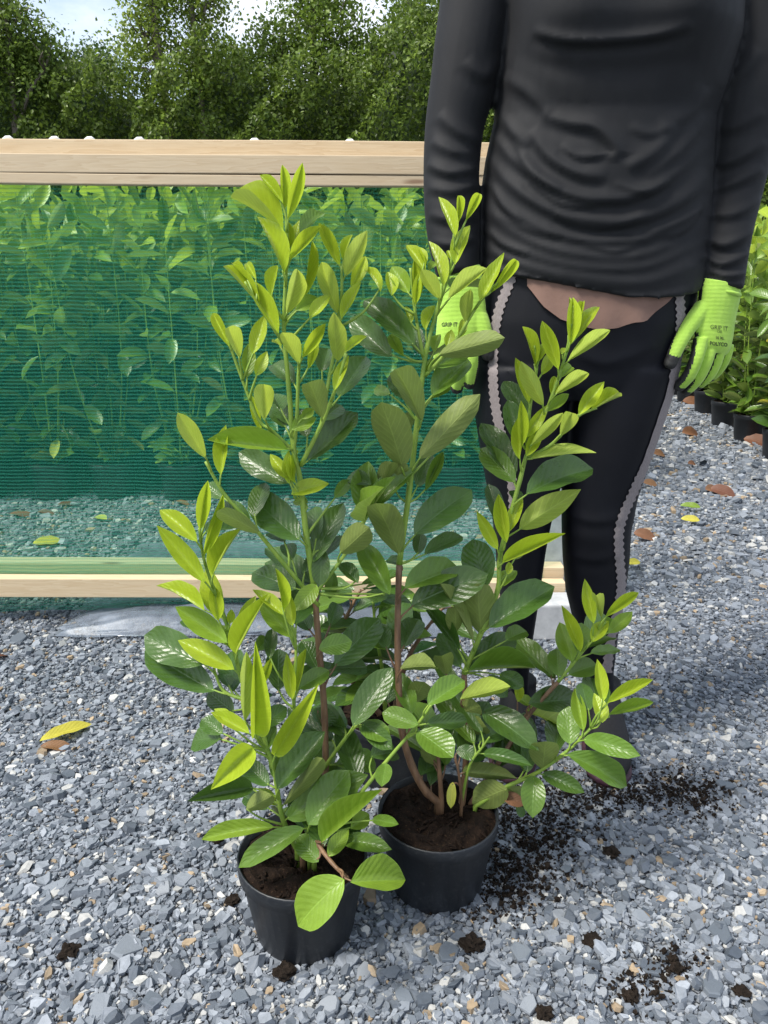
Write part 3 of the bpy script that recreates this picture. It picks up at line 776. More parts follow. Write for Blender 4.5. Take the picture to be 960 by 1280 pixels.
# ------------------------------------------------------------------ the laurels in front, read off the photograph
# stems: pixel path with distance; the plant stands in its pot, so distances start at the pot's centre
STEMS = {
 'A': [
  ('b', [(395, 1062, .925), (405, 985, .93), (407, 950, .94), (405, 880, .945), (398, 800, .95), (393, 735, .95)], (.0052, .0042)),
  ('g', [(393, 735, .95), (383, 670, .95), (375, 600, .95), (367, 560, .95), (362, 495, .95), (357, 440, .95), (355, 400, .95), (358, 330, .95), (359, 272, .95)], (.0042, .0018)),
  ('g', [(367, 562, .95), (371, 525, .945), (373, 470, .94), (376, 430, .94)], (.0028, .0017)),
  ('g', [(376, 582, .95), (402, 530, .94), (420, 484, .935), (433, 442, .93)], (.0030, .0018)),
  ('g', [(402, 530, .945), (412, 470, .965), (422, 420, .972), (427, 370, .975), (427, 333, .975)], (.0026, .0016)),
  ('g', [(365, 562, .95), (338, 537, .94), (327, 530, .94), (316, 509, .937), (295, 453, .935), (285, 424, .935)], (.0026, .0016)),
  ('g', [(353, 428, .95), (345, 415, .945), (324, 383, .94), (306, 352, .94)], (.0022, .0014)),
  ('g', [(398, 757, .95), (351, 700, .93), (313, 654, .92), (280, 617, .915), (257, 577, .91)], (.0032, .0018)),
  ('g', [(372, 1062, .895), (360, 1040, .89), (352, 1018, .885), (346, 985, .88), (339, 948, .875), (318, 917, .87)], (.0045, .0020)),
  ('g', [(341, 960, .88), (322, 895, .895), (302, 850, .905), (294, 818, .905), (280, 770, .905), (264, 728, .905), (254, 695, .905), (249, 660, .905)], (.0034, .0016)),
  ('g', [(312, 876, .90), (280, 864, .91), (267, 835, .915)], (.0026, .0016)),
  ('g', [(392, 1000, .925), (374, 930, .905), (367, 874, .90), (370, 820, .90), (368, 785, .90)], (.0030, .0016)),
  ('b', [(378, 1064, .885), (392, 1046, .87), (402, 1062, .845), (418, 1082, .82), (435, 1098, .80)], (.0042, .0022)),
  ('g', [(386, 1052, .885), (388, 1038, .875), (384, 1022, .87)], (.0034, .0022)),
  ('g', [(392, 1052, .88), (418, 1032, .875), (452, 990, .88), (486, 948, .885), (520, 908, .885), (540, 880, .885)], (.0036, .0017)),
  ('g', [(394, 742, .95), (431, 693, .96), (464, 637, .97)], (.0028, .0016)),
  ('g', [(405, 960, .935), (430, 925, .925), (447, 905, .92)], (.0030, .0018))],
 'B': [
  ('b', [(548, 1003, 1.0), (530, 986, .99), (512, 950, .985), (501, 900, .98), (497, 800, .99), (499, 705, 1.0)], (.0065, .0042)),
  ('g', [(499, 705, 1.0), (512, 610, 1.0), (520, 540, 1.0), (527, 480, 1.0), (535, 430, 1.0), (550, 376, 1.0), (563, 335, 1.0), (568, 292, 1.0)], (.0042, .0018)),
  ('g', [(531, 452, 1.0), (526, 430, 1.0), (518, 383, 1.0), (513, 335, 1.0)], (.0026, .0015)),
  ('g', [(531, 470, 1.0), (566, 431, .99), (600, 377, .985), (622, 354, .985)], (.0026, .0015)),
  ('b', [(577, 1006, 1.015), (582, 960, 1.02), (583, 900, 1.02), (580, 842, 1.02)], (.0058, .0040)),
  ('g', [(580, 842, 1.02), (601, 792, 1.02), (622, 738, 1.02), (626, 690, 1.02), (650, 600, 1.02), (658, 570, 1.02), (677, 527, 1.02), (690, 495, 1.02), (708, 440, 1.02), (714, 405, 1.02)], (.0040, .0017)),
  ('g', [(661, 560, 1.02), (662, 514, 1.03), (671, 460, 1.035), (668, 432, 1.035)], (.0024, .0014)),
  ('g', [(657, 573, 1.02), (683, 560, 1.01), (700, 545, 1.005), (723, 520, 1.0), (746, 510, 1.0)], (.0026, .0015)),
  ('b', [(588, 1005, 1.02), (622, 955, 1.035), (660, 895, 1.05), (698, 852, 1.06)], (.0046, .0030)),
  ('g', [(698, 852, 1.06), (715, 831, 1.06), (738, 802, 1.06), (757, 777, 1.06)], (.0030, .0016)),
  ('g', [(594, 1008, 1.0), (632, 984, .99), (671, 966, .98), (709, 939, .97), (744, 905, .97), (762, 895, .97)], (.0036, .0018)),
  ('g', [(577, 1002, .995), (587, 957, .98), (603, 934, .975), (612, 921, .972)], (.0024, .0013)),
  ('b', [(577, 1000, .99), (574, 970, .98), (569, 945, .975)], (.0026, .0014)),
  ('b', [(552, 1002, 1.0), (549, 960, 1.0), (546, 930, 1.0)], (.0042, .0026))],
 'C': [
  ('b', [(475, 893, 1.275), (445, 858, 1.26), (430, 830, 1.25), (425, 790, 1.25), (436, 765, 1.25), (451, 737, 1.25)], (.0060, .0022)),
  ('b', [(492, 893, 1.29), (507, 830, 1.28), (530, 790, 1.28), (560, 752, 1.29)], (.0056, .0022)),
  ('g', [(482, 893, 1.28), (478, 840, 1.27), (470, 790, 1.26), (466, 750, 1.26)], (.0046, .0020))]}
# leaves per magnified tile: (x0, y0, scale, plants, [(base x, base y, tip x, tip y, width, kind)])
# kinds: y lime young, k half grown, m green, d dark, u underside of a mature leaf, v underside of a young leaf, b brown, w yellow; + f nearer, r farther
LEAVES = [
 (260, 200, 4.8, 'A', [(480,355,560,30,75,'yf'),(460,300,440,45,60,'y'),(450,260,310,80,60,'y'),(450,430,135,160,90,'y'),(455,680,300,325,100,'yf'),(490,600,680,388,72,'yf'),
  (795,640,668,395,72,'y'),(485,590,480,385,45,'y'),(520,500,560,380,60,'yr'),(560,450,690,265,80,'mr'),(470,930,590,580,122,'vf'),(380,820,410,615,75,'y'),(575,830,610,500,60,'yr'),
  (425,1040,220,730,92,'yf'),(310,880,90,620,62,'y'),(240,720,140,600,50,'yr'),(290,720,220,590,55,'yr'),(780,930,665,555,122,'v'),(820,700,955,450,110,'v'),(855,770,940,590,90,'yr'),
  (800,950,925,740,75,'yf'),(810,600,865,440,36,'y'),(610,950,735,810,80,'yf'),(530,900,670,815,90,'k'),(720,830,680,700,70,'kr'),(460,560,450,480,40,'yr')]),
 (260, 380, 4.8, 'A', [(130,260,20,35,62,'y'),(190,330,120,80,102,'vf'),(270,300,340,80,100,'y'),(290,430,355,280,80,'yf'),(235,440,230,250,82,'k'),(340,700,330,430,132,'vf'),(320,770,265,560,52,'y'),
  (545,360,440,130,112,'vf'),(565,320,710,110,80,'yf'),(600,390,650,220,62,'yr'),(775,350,745,85,126,'vf'),(820,290,960,155,62,'y'),(760,520,840,300,70,'yf'),(685,690,600,405,132,'uf'),
  (500,750,650,690,92,'kf'),(600,940,900,680,132,'d'),(790,560,940,300,150,'dr'),(680,410,720,250,112,'dr'),(520,480,380,340,112,'dr'),(440,640,390,520,100,'dr'),(500,720,400,600,90,'dr'),
  (690,700,800,590,122,'dr'),(480,870,5,835,112,'kf'),(560,690,640,620,60,'k'),(470,740,380,640,80,'dr'),(600,800,560,640,100,'dr'),(440,260,380,200,30,'yr')]),
 (440, 230, 4.364, 'B', [(560,290,485,45,72,'yf'),(575,220,590,45,42,'y'),(620,200,705,35,50,'y'),(560,440,630,180,92,'yf'),(495,560,440,285,76,'yf'),(545,420,520,350,40,'y'),(525,630,745,415,92,'vf'),
  (400,480,290,300,72,'y'),(400,440,370,330,42,'y'),(420,470,460,425,42,'kr'),(340,670,330,420,60,'y'),(310,600,210,430,92,'k'),(345,660,365,480,52,'yf'),(480,630,380,480,92,'vf'),
  (400,800,450,650,66,'y'),(700,640,835,400,82,'yf'),(760,590,915,395,56,'y'),(630,770,640,560,82,'v'),(580,840,620,720,52,'y'),(340,880,60,605,132,'df'),(215,610,200,470,76,'y'),
  (220,940,0,740,132,'dr'),(280,940,200,810,62,'k'),(320,760,290,670,42,'y'),(470,930,820,850,118,'uf'),(520,890,540,800,62,'y'),(450,920,470,800,60,'kr'),(380,930,330,760,80,'dr')]),
 (440, 230, 4.364, 'A', [(155,590,70,405,56,'y')]),
 (440, 430, 4.8, 'B', [(420,470,250,60,142,'uf'),(300,750,180,310,205,'uf'),(400,690,770,300,152,'uf'),(480,310,700,60,150,'m'),(500,140,700,10,130,'m'),(160,900,250,680,100,'u'),(250,870,300,720,112,'u'),
  (390,860,480,640,112,'d'),(440,880,550,640,62,'m'),(310,330,240,170,102,'dr'),(230,300,130,270,60,'mr'),(500,640,640,500,52,'dr'),(430,180,520,60,50,'k'),(470,330,600,240,60,'kr'),(330,520,350,400,60,'ur')]),
 (360, 560, 4.8, 'B', [(670,640,510,260,172,'uf'),(760,520,1100,226,190,'df'),(700,840,1030,690,152,'mf'),(740,950,1190,740,200,'d'),(820,640,1050,520,92,'dr'),(780,640,800,500,80,'dr'),(690,700,580,650,60,'dr')]),
 (360, 560, 4.8, 'A', [(610,880,430,560,132,'m'),(310,630,480,490,150,'uf'),(500,220,340,165,92,'dr'),(280,300,370,190,72,'mr'),(150,690,320,310,132,'d'),(20,280,248,200,102,'yf'),(170,560,150,330,112,'dr'),
  (170,820,60,950,102,'kf'),(200,600,190,830,102,'dr'),(270,740,250,910,72,'mr'),(420,810,310,680,82,'d'),(440,820,540,780,36,'mr'),(600,880,470,890,112,'dr'),(60,500,-20,420,90,'dr'),(120,330,30,320,80,'k')]),
 (180, 500, 4.8, 'A', [(375,350,210,95,122,'vf'),(460,450,500,160,92,'y'),(700,800,400,640,92,'uf'),(640,730,450,590,92,'d'),(480,590,380,520,92,'dr'),(870,500,565,310,142,'d'),(880,480,740,310,82,'yf'),
  (870,500,870,300,62,'yf'),(905,500,915,290,56,'yf'),(935,840,635,570,192,'df'),(660,700,720,480,102,'dr'),(890,960,850,850,92,'dr'),(850,850,740,780,82,'dr'),(320,850,75,630,122,'yf'),(365,1090,75,770,122,'yf'),
  (335,780,385,475,76,'yf'),(360,930,470,560,66,'yf'),(410,1050,570,755,82,'yf'),(365,740,400,600,32,'y')]),
 (170, 680, 4.8, 'A', [(520,450,390,110,142,'y'),(490,460,460,235,92,'yf'),(410,400,115,195,102,'yf'),(550,590,250,400,132,'kf'),(590,750,240,565,142,'yf'),(600,660,780,300,82,'yf'),(620,540,720,310,92,'y'),
  (560,480,575,390,62,'y'),(590,640,520,470,92,'k'),(410,720,45,545,192,'d'),(470,880,60,660,192,'d'),(400,520,270,420,92,'dr'),(740,860,815,680,52,'y'),(890,430,700,270,82,'yf'),(945,560,740,360,112,'k'),
  (880,400,850,140,62,'yf'),(940,490,920,285,82,'yf'),(960,270,690,150,152,'d'),(850,880,860,610,142,'dr'),(800,690,820,520,72,'dr'),(720,640,800,560,92,'mr'),(560,860,520,760,90,'dr'),(700,960,760,870,90,'dr')]),
 (350, 720, 4.8, 'A', [(75,740,40,470,82,'yf'),(100,700,155,430,62,'y'),(235,440,430,395,205,'mf'),(300,560,530,540,112,'dr'),(330,540,600,250,182,'dr'),(110,680,290,570,102,'m'),(400,960,200,770,122,'dr'),(230,560,130,400,112,'dr'),
  (440,900,660,540,152,'df'),(300,300,350,150,90,'dr'),(180,330,110,200,110,'dr')]),
 (350, 720, 4.8, 'B', [(640,760,690,545,122,'d'),(790,830,690,560,112,'mf'),(720,560,960,520,102,'uf'),(790,760,870,620,122,'ur'),(740,430,830,240,132,'dr'),(640,440,600,280,92,'dr')]),
 (350, 720, 4.8, 'A', [(830,890,610,820,112,'mf'),(480,900,660,965,112,'m')]),
 (520, 680, 4.8, 'B', [(410,270,345,-20,182,'d'),(395,545,370,270,182,'u'),(345,590,155,175,62,'uf'),(260,640,40,340,72,'df'),(440,500,820,230,182,'df'),(540,580,670,500,102,'m'),(300,750,600,540,152,'d'),(310,760,740,720,102,'mf'),
  (230,540,240,370,102,'u'),(270,740,140,540,102,'d'),(180,790,150,620,112,'u'),(265,935,550,870,122,'vf'),(510,260,600,140,82,'k'),(500,780,650,850,132,'dr'),(420,800,560,900,110,'dr')]),
 (520, 680, 4.8, 'A', [(70,965,290,800,122,'mf')]),
 (560, 520, 4.8, 'B', [(400,370,190,70,132,'dr'),(400,400,195,170,132,'m'),(330,680,240,400,92,'dr'),(470,470,885,250,172,'df'),(430,680,800,440,172,'v'),(490,260,900,185,82,'vf'),(350,760,300,460,82,'yf'),(370,690,450,480,82,'yf'),
  (300,800,175,575,82,'yf'),(325,880,700,700,82,'yf'),(400,860,450,760,112,'ur'),(360,950,370,870,62,'y'),(420,520,400,430,82,'dr'),(430,260,440,0,62,'yf'),(470,240,560,60,82,'yf')]),
 (600, 360, 4.8, 'B', [(540,340,565,40,92,'yf'),(580,300,725,50,82,'y'),(530,300,525,65,52,'y'),(590,230,620,60,40,'yr'),(525,440,795,230,92,'vf'),(470,490,370,185,96,'yf'),(330,470,262,210,62,'y'),(350,440,410,290,56,'y'),(345,460,335,330,32,'y'),
  (370,520,440,380,76,'y'),(380,710,270,470,112,'vf'),(295,690,210,430,72,'y'),(450,640,685,470,92,'vf'),(480,540,560,460,62,'kr'),(490,400,520,350,42,'y'),(430,650,450,520,62,'y'),(400,740,535,635,62,'k'),
  (290,760,145,575,102,'dr'),(240,930,165,680,102,'d'),(250,950,240,680,62,'yf'),(270,900,390,710,76,'yf'),(300,950,500,745,82,'vf'),(480,890,580,710,102,'vf'),(590,760,745,570,92,'yf'),(660,740,865,620,56,'y')]),
 (640, 700, 4.8, 'B', [(490,380,430,105,82,'yf'),(540,350,495,120,76,'v'),(560,340,770,185,72,'yf'),(580,440,710,320,82,'k'),(480,490,580,360,92,'yf'),(410,550,300,270,72,'yf'),(360,610,285,355,122,'k'),(400,560,430,370,112,'m'),
  (280,700,270,520,122,'m'),(340,690,510,620,112,'m'),(470,560,650,535,62,'m'),(260,710,220,660,62,'mr')]),
 (640, 820, 4.8, 'B', [(550,270,500,20,82,'yf'),(570,280,840,155,82,'yf'),(580,350,835,290,72,'k'),(540,400,510,220,92,'yf'),(430,500,720,560,112,'mf'),(330,590,735,765,132,'mf'),(430,450,370,180,82,'k'),(350,530,340,300,132,'m'),
  (100,290,400,250,152,'df'),(460,330,420,150,92,'dr'),(90,330,370,430,112,'v'),(180,680,200,480,162,'u'),(90,700,100,470,92,'d'),(130,720,130,930,152,'mf'),(180,710,420,800,92,'d')]),
 (520, 840, 4.8, 'A', [(10,360,225,500,150,'mf'),(60,310,290,300,92,'d')]),
 (520, 840, 4.8, 'B', [(230,260,390,200,132,'u'),(280,350,445,300,122,'u'),(400,240,710,370,152,'df'),(290,440,340,380,102,'u'),(240,470,380,500,102,'dr'),(400,490,650,510,72,'d'),(280,600,570,620,92,'u'),(550,705,340,780,190,'uf'),
  (560,690,650,780,92,'u'),(520,740,640,780,72,'b'),(220,660,205,810,52,'w'),(600,800,650,870,92,'dr'),(110,560,60,450,132,'ur'),(180,560,170,470,102,'mr'),(610,180,600,40,62,'y'),(690,210,600,130,82,'k'),(380,420,540,330,110,'dr'),(460,520,600,420,110,'dr'),(330,540,420,440,90,'dr')]),
 (220, 840, 4.8, 'A', [(470,370,490,-135,110,'yf'),(410,300,400,-50,112,'vf'),(440,370,215,250,92,'yf'),(330,330,230,210,72,'y'),(460,455,220,690,172,'yf'),(590,500,835,120,132,'yf'),(530,480,590,310,82,'m'),(610,700,870,350,152,'df'),
  (590,640,640,440,122,'m'),(560,680,400,540,112,'d'),(460,690,55,790,112,'d'),(270,400,75,390,152,'d'),(280,370,160,290,102,'d'),(350,240,200,130,122,'dr'),(490,330,660,220,102,'d'),(590,930,130,955,92,'kf'),
  (600,800,500,710,72,'y'),(500,170,570,110,62,'dr'),(640,800,900,500,92,'u'),(420,830,560,760,102,'u'),(420,680,300,600,92,'dr'),(840,220,960,330,132,'dr'),(560,820,420,760,100,'dr')]),
 (340, 900, 4.8, 'A', [(220,630,460,300,192,'mf'),(90,590,540,330,182,'m'),(300,740,690,420,112,'kf'),(190,645,-215,850,122,'mf'),(280,850,150,700,112,'m'),(340,820,460,650,92,'k'),(420,730,665,730,92,'m'),(600,600,755,620,62,'m'),
  (470,650,590,560,112,'k'),(380,270,660,240,132,'m'),(680,260,660,395,92,'mf'),(590,220,760,170,132,'dr'),(540,20,720,170,112,'d'),(290,700,260,620,72,'m'),(432,955,115,1224,265,'kf'),(470,970,820,940,192,'kf'),(330,760,560,600,100,'dr'),(420,640,520,480,120,'dr')]),
]
KIND = {'y': ('leaf_y', .095), 'k': ('leaf_k', .10), 'm': ('leaf_m', .112), 'd': ('leaf_d', .115), 'u': ('leaf_m', .112), 'v': ('leaf_y', .095), 'b': ('leaf_brown', .08), 'w': ('leaf_yellow', .06)}
HERO = {
 'A': (POT_A, 'bushy cherry laurel with two broad leaves drooping over its black pot', .135),
 'B': (POT_B, 'cherry laurel with a bent brown stem, its side branches reaching over the shoe', .135),
 'C': (POT_C, 'dark leaved cherry laurel half hidden behind the two lime tipped ones', .135)}
lr = random.Random(5)
hero_leaf_count = {}
plant_root, stem_obj, stem_px = {}, {}, {}
twigs = {}
for key, (pc, label, h) in HERO.items():
    root = empty('potted_laurel', (pc.x, pc.y, 0), label, 'potted plant', 'laurels lined up for the picture')
    plant_root[key] = root
    pot_parts(root, pc, h=h, seed=ord(key))
    stem_px[key] = []
    for si, (mat_k, path, (r0, r1)) in enumerate(STEMS[key]):
        sp = smooth_path(path, 5)
        stem_px[key].append(sp)
        twigs[(key, si)] = MB()
        w3 = [P(*q) for q in sp]
        if path[0][1] > 990 or key == 'C':        # grows out of the compost
            w3 = [Vector((w3[0].x, w3[0].y, h - .030))] + w3
        n = len(w3); rad = [(r0 + (r1 - r0) * i / (n - 1)) * (1 + .10 * (i % 5 == 0)) for i in range(n)]
        twigs[(key, si)].tube(w3, rad, 9)
todo = []
for (x0, y0, s, key, rows) in LEAVES:
    for (bx, by, tx, ty, w, kind) in rows:
        bp = np.array([x0 + bx / s, y0 + by / s]); tp = np.array([x0 + tx / s, y0 + ty / s]); wp = w / s
        best = None
        for si, sp in enumerate(stem_px[key]):
            d = np.hypot(sp[:, 0] - bp[0], sp[:, 1] - bp[1]); i = int(d.argmin())
            if best is None or d[i] < best[0]: best = (d[i], si, i)
        _, si, i = best; q = stem_px[key][si][i]
        k0 = kind[0]; off = (-.022 if 'f' in kind[1:] else .024 if 'r' in kind[1:] else 0) + lr.uniform(-.005, .005)
        Yb = q[2] + off * .6
        b = P(bp[0], bp[1], Yb); t0 = P(tp[0], tp[1], Yb)
        mat, L0 = KIND[k0]; La = (t0 - b).length
        upw = t0.z > b.z
        under = k0 in 'uv'
        toward = (under and upw) or (not under and not upw)
        dy = min(math.sqrt(max(0, L0 * L0 - La * La)), .62 * La) * (-1 if toward else 1) + off * .5
        tip = P(tp[0], tp[1], Yb + dy)
        tv = tip - b; L = tv.length
        mid = (b + tip) * .5; cam_d = (Vector((0, 0, CAM_H)) - mid).normalized()
        side = Vector((lr.uniform(-.5, .5), 0, 0))
        nrm = -(cam_d - Vector((0, 0, .25)) + side * .6) if under else cam_d + Vector((0, 0, .50)) + side
        tn = tv.normalized(); nrm = (nrm - tn * nrm.dot(tn)).normalized(); sv = nrm.cross(tn)
        tperp = (tn - cam_d * tn.dot(cam_d)).normalized(); wperp = cam_d.cross(tperp)
        f = max(.45, abs(sv.dot(wperp)))
        depth = mid.y * _cp - (mid.z - CAM_H) * _sp
        W = wp * depth / FPX / f
        fold = wp / max(1, np.hypot(*(tp - bp)))
        shape = 'droop' if (not upw and not under and lr.random() < .6) else 'fold' if (fold < .27 and not under) else 'flat'
        if shape == 'flat' and k0 in 'ykv': shape = 'lance'
        if shape == 'fold': W = min(W * 1.15, .42 * L)
        W = min(W, .60 * L); W *= .94 if k0 in 'yv' else 1.05 if shape in ('lance', 'fold') else 1.10
        todo.append((key, si, i, b, leaf_matrix(b, tv, nrm, L, W), shape, lr.randrange(12), mat))
# leaves on the far side of the plants, not countable from here but part of the bush
for key, cnt in (('A', 34), ('B', 38), ('C', 46)):
    for _ in range(cnt):
        si = lr.randrange(len(stem_px[key])); sp = stem_px[key][si]
        if key != 'C' and sp[:, 1].max() < 640: continue
        i = lr.randrange(1, len(sp)); q = sp[i]
        if key != 'C' and q[1] < 700 and lr.random() < .8: continue
        b = P(q[0], q[1], q[2] + .006)
        a = lr.uniform(-.9, .9) if key != 'C' else lr.uniform(-2.6, 2.6)
        tv = Vector((math.sin(a), math.cos(a), lr.uniform(-.25, .6))).normalized()
        L = lr.uniform(.085, .12) if key != 'C' else lr.uniform(.085, .11)
        b2 = b + tv * .012
        if b2.z < .15: continue
        todo.append((key, si, i, b2, leaf_matrix(b2, tv, Vector((lr.uniform(-.3, .3), -.2, 1)), L, L * lr.uniform(.34, .44)), 'flat', lr.randrange(12), lr.choice(['leaf_d', 'leaf_d', 'leaf_m'])))
# bare shoot ends carry a small tuft
for key in HERO:
    for si, sp in enumerate(stem_px[key]):
        e = P(*sp[-1])
        if any(k2 == key and (b2 - e).length < .028 for (k2, _, _, b2, *_r) in todo): continue
        if any(sj != si and min((P(*q) - e).length for q in sp2[:3]) < .01 for sj, sp2 in enumerate(stem_px[key])): continue
        dirn = (e - P(*sp[-3])).normalized(); a0 = lr.uniform(0, 6)
        for k in range(4):
            a = a0 + k * 1.9; d = (dirn + Vector((math.cos(a), math.sin(a), .1)) * (.5 + .12 * k)).normalized()
            L = lr.uniform(.06, .09); b2 = e - dirn * .006 * k
            todo.append((key, si, len(sp) - 1, b2, leaf_matrix(b2, d, Vector((0, -.35, 1)) - dirn * .3, L, L * .42), 'lance', lr.randrange(12), lr.choice(['leaf_k', 'leaf_m'])))
for (key, si, i, b, mx, shape, idx, mat) in todo:
    g = (b - P(*stem_px[key][si][i])).length; acc = 0.0
    while i > 0 and acc < g * .8:
        acc += (P(*stem_px[key][si][i]) - P(*stem_px[key][si][i - 1])).length; i -= 1
    a = P(*stem_px[key][si][i])
    tdir = Vector((mx[0][0], mx[1][0], mx[2][0])).normalized()
    g = (b - a).length
    if g > .0015:
        mid = a.lerp(b, .55) - tdir * min(.006, g * .12)
        pth = smooth_path([a, mid, b + tdir * .004], 3)
        twigs[(key, si)].tube([Vector(p) for p in pth], np.linspace(.0017 if g < .03 else .0021, .0010, len(pth)), 6)
for key in HERO:
    for si, (mat_k, path, _) in enumerate(STEMS[key]):
        o = twigs[(key, si)].build('stem', M['stem_b' if mat_k == 'b' else 'stem_g'], plant_root[key], True)
        stem_obj[(key, si)] = o
for (key, si, i, b, mx, shape, idx, mat) in todo:
    so = stem_obj[(key, si)]
    add_leaf(mx, shape, idx, mat, so, Matrix())

# ------------------------------------------------------------------ rows of potted laurels
def make_row_laurel(seed, height):
    r = random.Random(seed); b = MB(); leaves = []
    h = .15
    for s in range(r.choice([6, 7, 7])):
        a = r.uniform(0, 6.28); top = Vector((math.cos(a) * r.uniform(.03, .17), math.sin(a) * r.uniform(.03, .17), height * r.uniform(.80, 1.0)))
        b0 = Vector((math.cos(a) * .02, math.sin(a) * .02, h - .03))
        pts = smooth_path([b0, b0.lerp(top, .45) + Vector((math.cos(a), math.sin(a), 0)) * .035, top], 7)
        b.tube([Vector(p) for p in pts], np.linspace(.0048, .0016, len(pts)), 6)
        n = len(pts); az = r.uniform(0, 6.28); steps = 25
        for k in range(steps):
            f = .09 + .91 * (k / (steps - 1)); p = Vector(pts[min(n - 1, int(f * (n - 1)))])
            az += 2.4 + r.uniform(-.3, .3)
            el = r.uniform(-.75, .75) + (f > .8) * .55
            if f < .22: el = abs(el) * .6 + .15
            d = Vector((math.cos(az) * math.cos(el), math.sin(az) * math.cos(el), math.sin(el)))
            L = r.uniform(.10, .145); nrm = Vector((0, 0, .75)) + Vector((r.uniform(-1, 1), r.uniform(-1, 1), 0)) * 1.1 + Vector((d.x, d.y, 0)) * (.5 if el < 0 else -.5)
            q = r.random()
            mat = ('leaf_y' if q < .45 else 'leaf_k') if f > .90 else ('leaf_k' if q < .5 else 'leaf_m') if f > .62 else ('leaf_m' if q < .50 else 'leaf_k' if q < .62 else 'leaf_d' if q < .975 else 'leaf_yellow')
            leaves.append((leaf_matrix(p + d * .008, d, nrm, L, L * r.uniform(.36, .46)), r.randrange(12), mat))
    return b, leaves
protos = []
for s in range(5):
    b, lv = make_row_laurel(100 + s, 1.24 + .05 * (s % 3))
    protos.append((b.mesh('row_stems'), lv, {}))
def merged_foliage(lv, mat):
    vs = []; fs = []; off = 0; uvs = []
    for mx, idx, m in lv:
        if m != mat: continue
        cu, fo, tw, wa, sd = SHAPES['low'][idx % 3]
        a, f, uv = leaf_arrays(5, 2, cu, fo, tw, wa, sd, 0.0, False)
        A = np.array(mx); w = a @ A[:3, :3].T + A[:3, 3]
        vs.append(w); fs += [tuple(off + i for i in q) for q in f]; off += len(w); uvs += uv
    if not vs: return None
    vs = np.concatenate(vs); me = mesh_np('foliage', vs, np.array(fs))
    ul = me.uv_layers.new(name='UVMap'); li = np.empty(len(me.loops), np.int32); me.loops.foreach_get('vertex_index', li)
    ul.data.foreach_set('uv', np.array(uvs, np.float32)[li].ravel())
    me.materials.append(M[mat]); return me
for pr in protos:
    for mat in ('leaf_y', 'leaf_k', 'leaf_m', 'leaf_d', 'leaf_yellow'):
        me = merged_foliage(pr[1], mat)
        if me: pr[2][mat] = me
row_pot = MB(); _r = empty('tmp_row')
pt = pot_parts(_r, Vector((0, 0, 0)), .098, .078, .158, 26)
row_pot_me = [(c.name.split('.')[0], c.data) for c in _r.children]
for c in list(_r.children): bpy.data.objects.remove(c)
bpy.data.objects.remove(_r)
stem_row_mat = M['stem_g']
for pr in protos: pr[0].materials.append(stem_row_mat)
def place_row(x, y, rot, pi, label, group, single):
    root = empty('potted_laurel', (x, y, 0), label, 'potted plant', group)
    root.rotation_euler = (0, 0, rot)
    W = Matrix.Translation((x, y, 0)) @ Matrix.Rotation(rot, 4, 'Z')
    for nm, me in row_pot_me:
        o = bpy.data.objects.new(nm, me); C.objects.link(o); o.parent = root
    st = bpy.data.objects.new('stem', protos[pi][0]); C.objects.link(st); st.parent = root
    if single:
        for mx, idx, mat in protos[pi][1]:
            add_leaf(mx, 'low', idx, mat, st, Matrix())
    else:
        for mat, me in protos[pi][2].items():
            o = bpy.data.objects.new('foliage', me); C.objects.link(o); o.parent = st; o['kind'] = 'stuff'
rr = random.Random(21)
for j in range(6):
    for i in range(14):
        x = -3.15 + i * .285 + (j % 2) * .13 + rr.uniform(-.03, .03); y = 3.22 + j * .30 + rr.uniform(-.03, .03)
        if x > .72: continue
        near = (j == 0 and -1.85 < x < .62)
        place_row(x, y, rr.uniform(0, 6.28), rr.randrange(5), 'leafy potted laurel in the %s behind the green net' % ('first row', 'second row', 'third row', 'fourth row', 'fifth row', 'last row')[j], 'laurels growing behind the net', near)
for j in range(8):
    for i in range(3):
        y = 3.98 + j * .47 + rr.uniform(-.02, .02); x = 2.10 + j * .055 + i * .30 + rr.uniform(-.02, .02)
        place_row(x, y, rr.uniform(0, 6.28), rr.randrange(5), 'potted laurel in the %s the open gravel path' % ('row bordering', 'second row back from', 'third row back from')[i], 'laurels beside the path', i == 0 and j < 3)

# ------------------------------------------------------------------ fallen leaves, spilled compost
def fallen(px, py, wpx, ang, mat, label, wr=.45, z=.014, grp=None, name='fallen_leaf', tilt=.1):
    g = G(px, py); depth = g.y * _cp + CAM_H * _sp; L = wpx * depth / FPX
    d = Vector((math.cos(ang), math.sin(ang), .04)); c = Vector((g.x, g.y, z + tilt * .012)) - d * L * .5
    o = bpy.data.objects.new(name, leaf_mesh('droop' if mat == 'leaf_brown' else 'flat', int(px), mat)); C.objects.link(o)
    o.matrix_basis = leaf_matrix(c, d, Vector((lr.uniform(-.3, .3), -tilt, 1)), L, L * wr)
    tag(o, label, 'fallen leaf', grp)
fallen(84, 924, 64, .75, 'leaf_yellow', 'yellow green fallen leaf resting on a strip of brown bark', .36, .020)
fallen(72, 939, 40, .1, 'leaf_brown', 'curled brown leaf under the yellow green one', .45, .013)
fallen(0, 826, 24, 1.2, 'leaf_brown', 'orange brown leaf on slate below the film end', .5)
fallen(60, 682, 34, .5, 'leaf_yellow', 'broad pale yellow leaf on gravel close behind the net', .72, .016)
fallen(126, 652, 20, -.4, 'leaf_yellow', 'small yellow leaf on gravel behind the net', .6)
for px, py, w, a in [(28, 647, 32, .1), (58, 645, 24, -.2), (86, 634, 26, .6), (228, 632, 20, -.3), (440, 590, 22, .2)]:
    fallen(px, py, w, a, 'leaf_brown', 'brown fallen leaf on the gravel behind the green net', .5, .016, 'brown leaves behind the net')
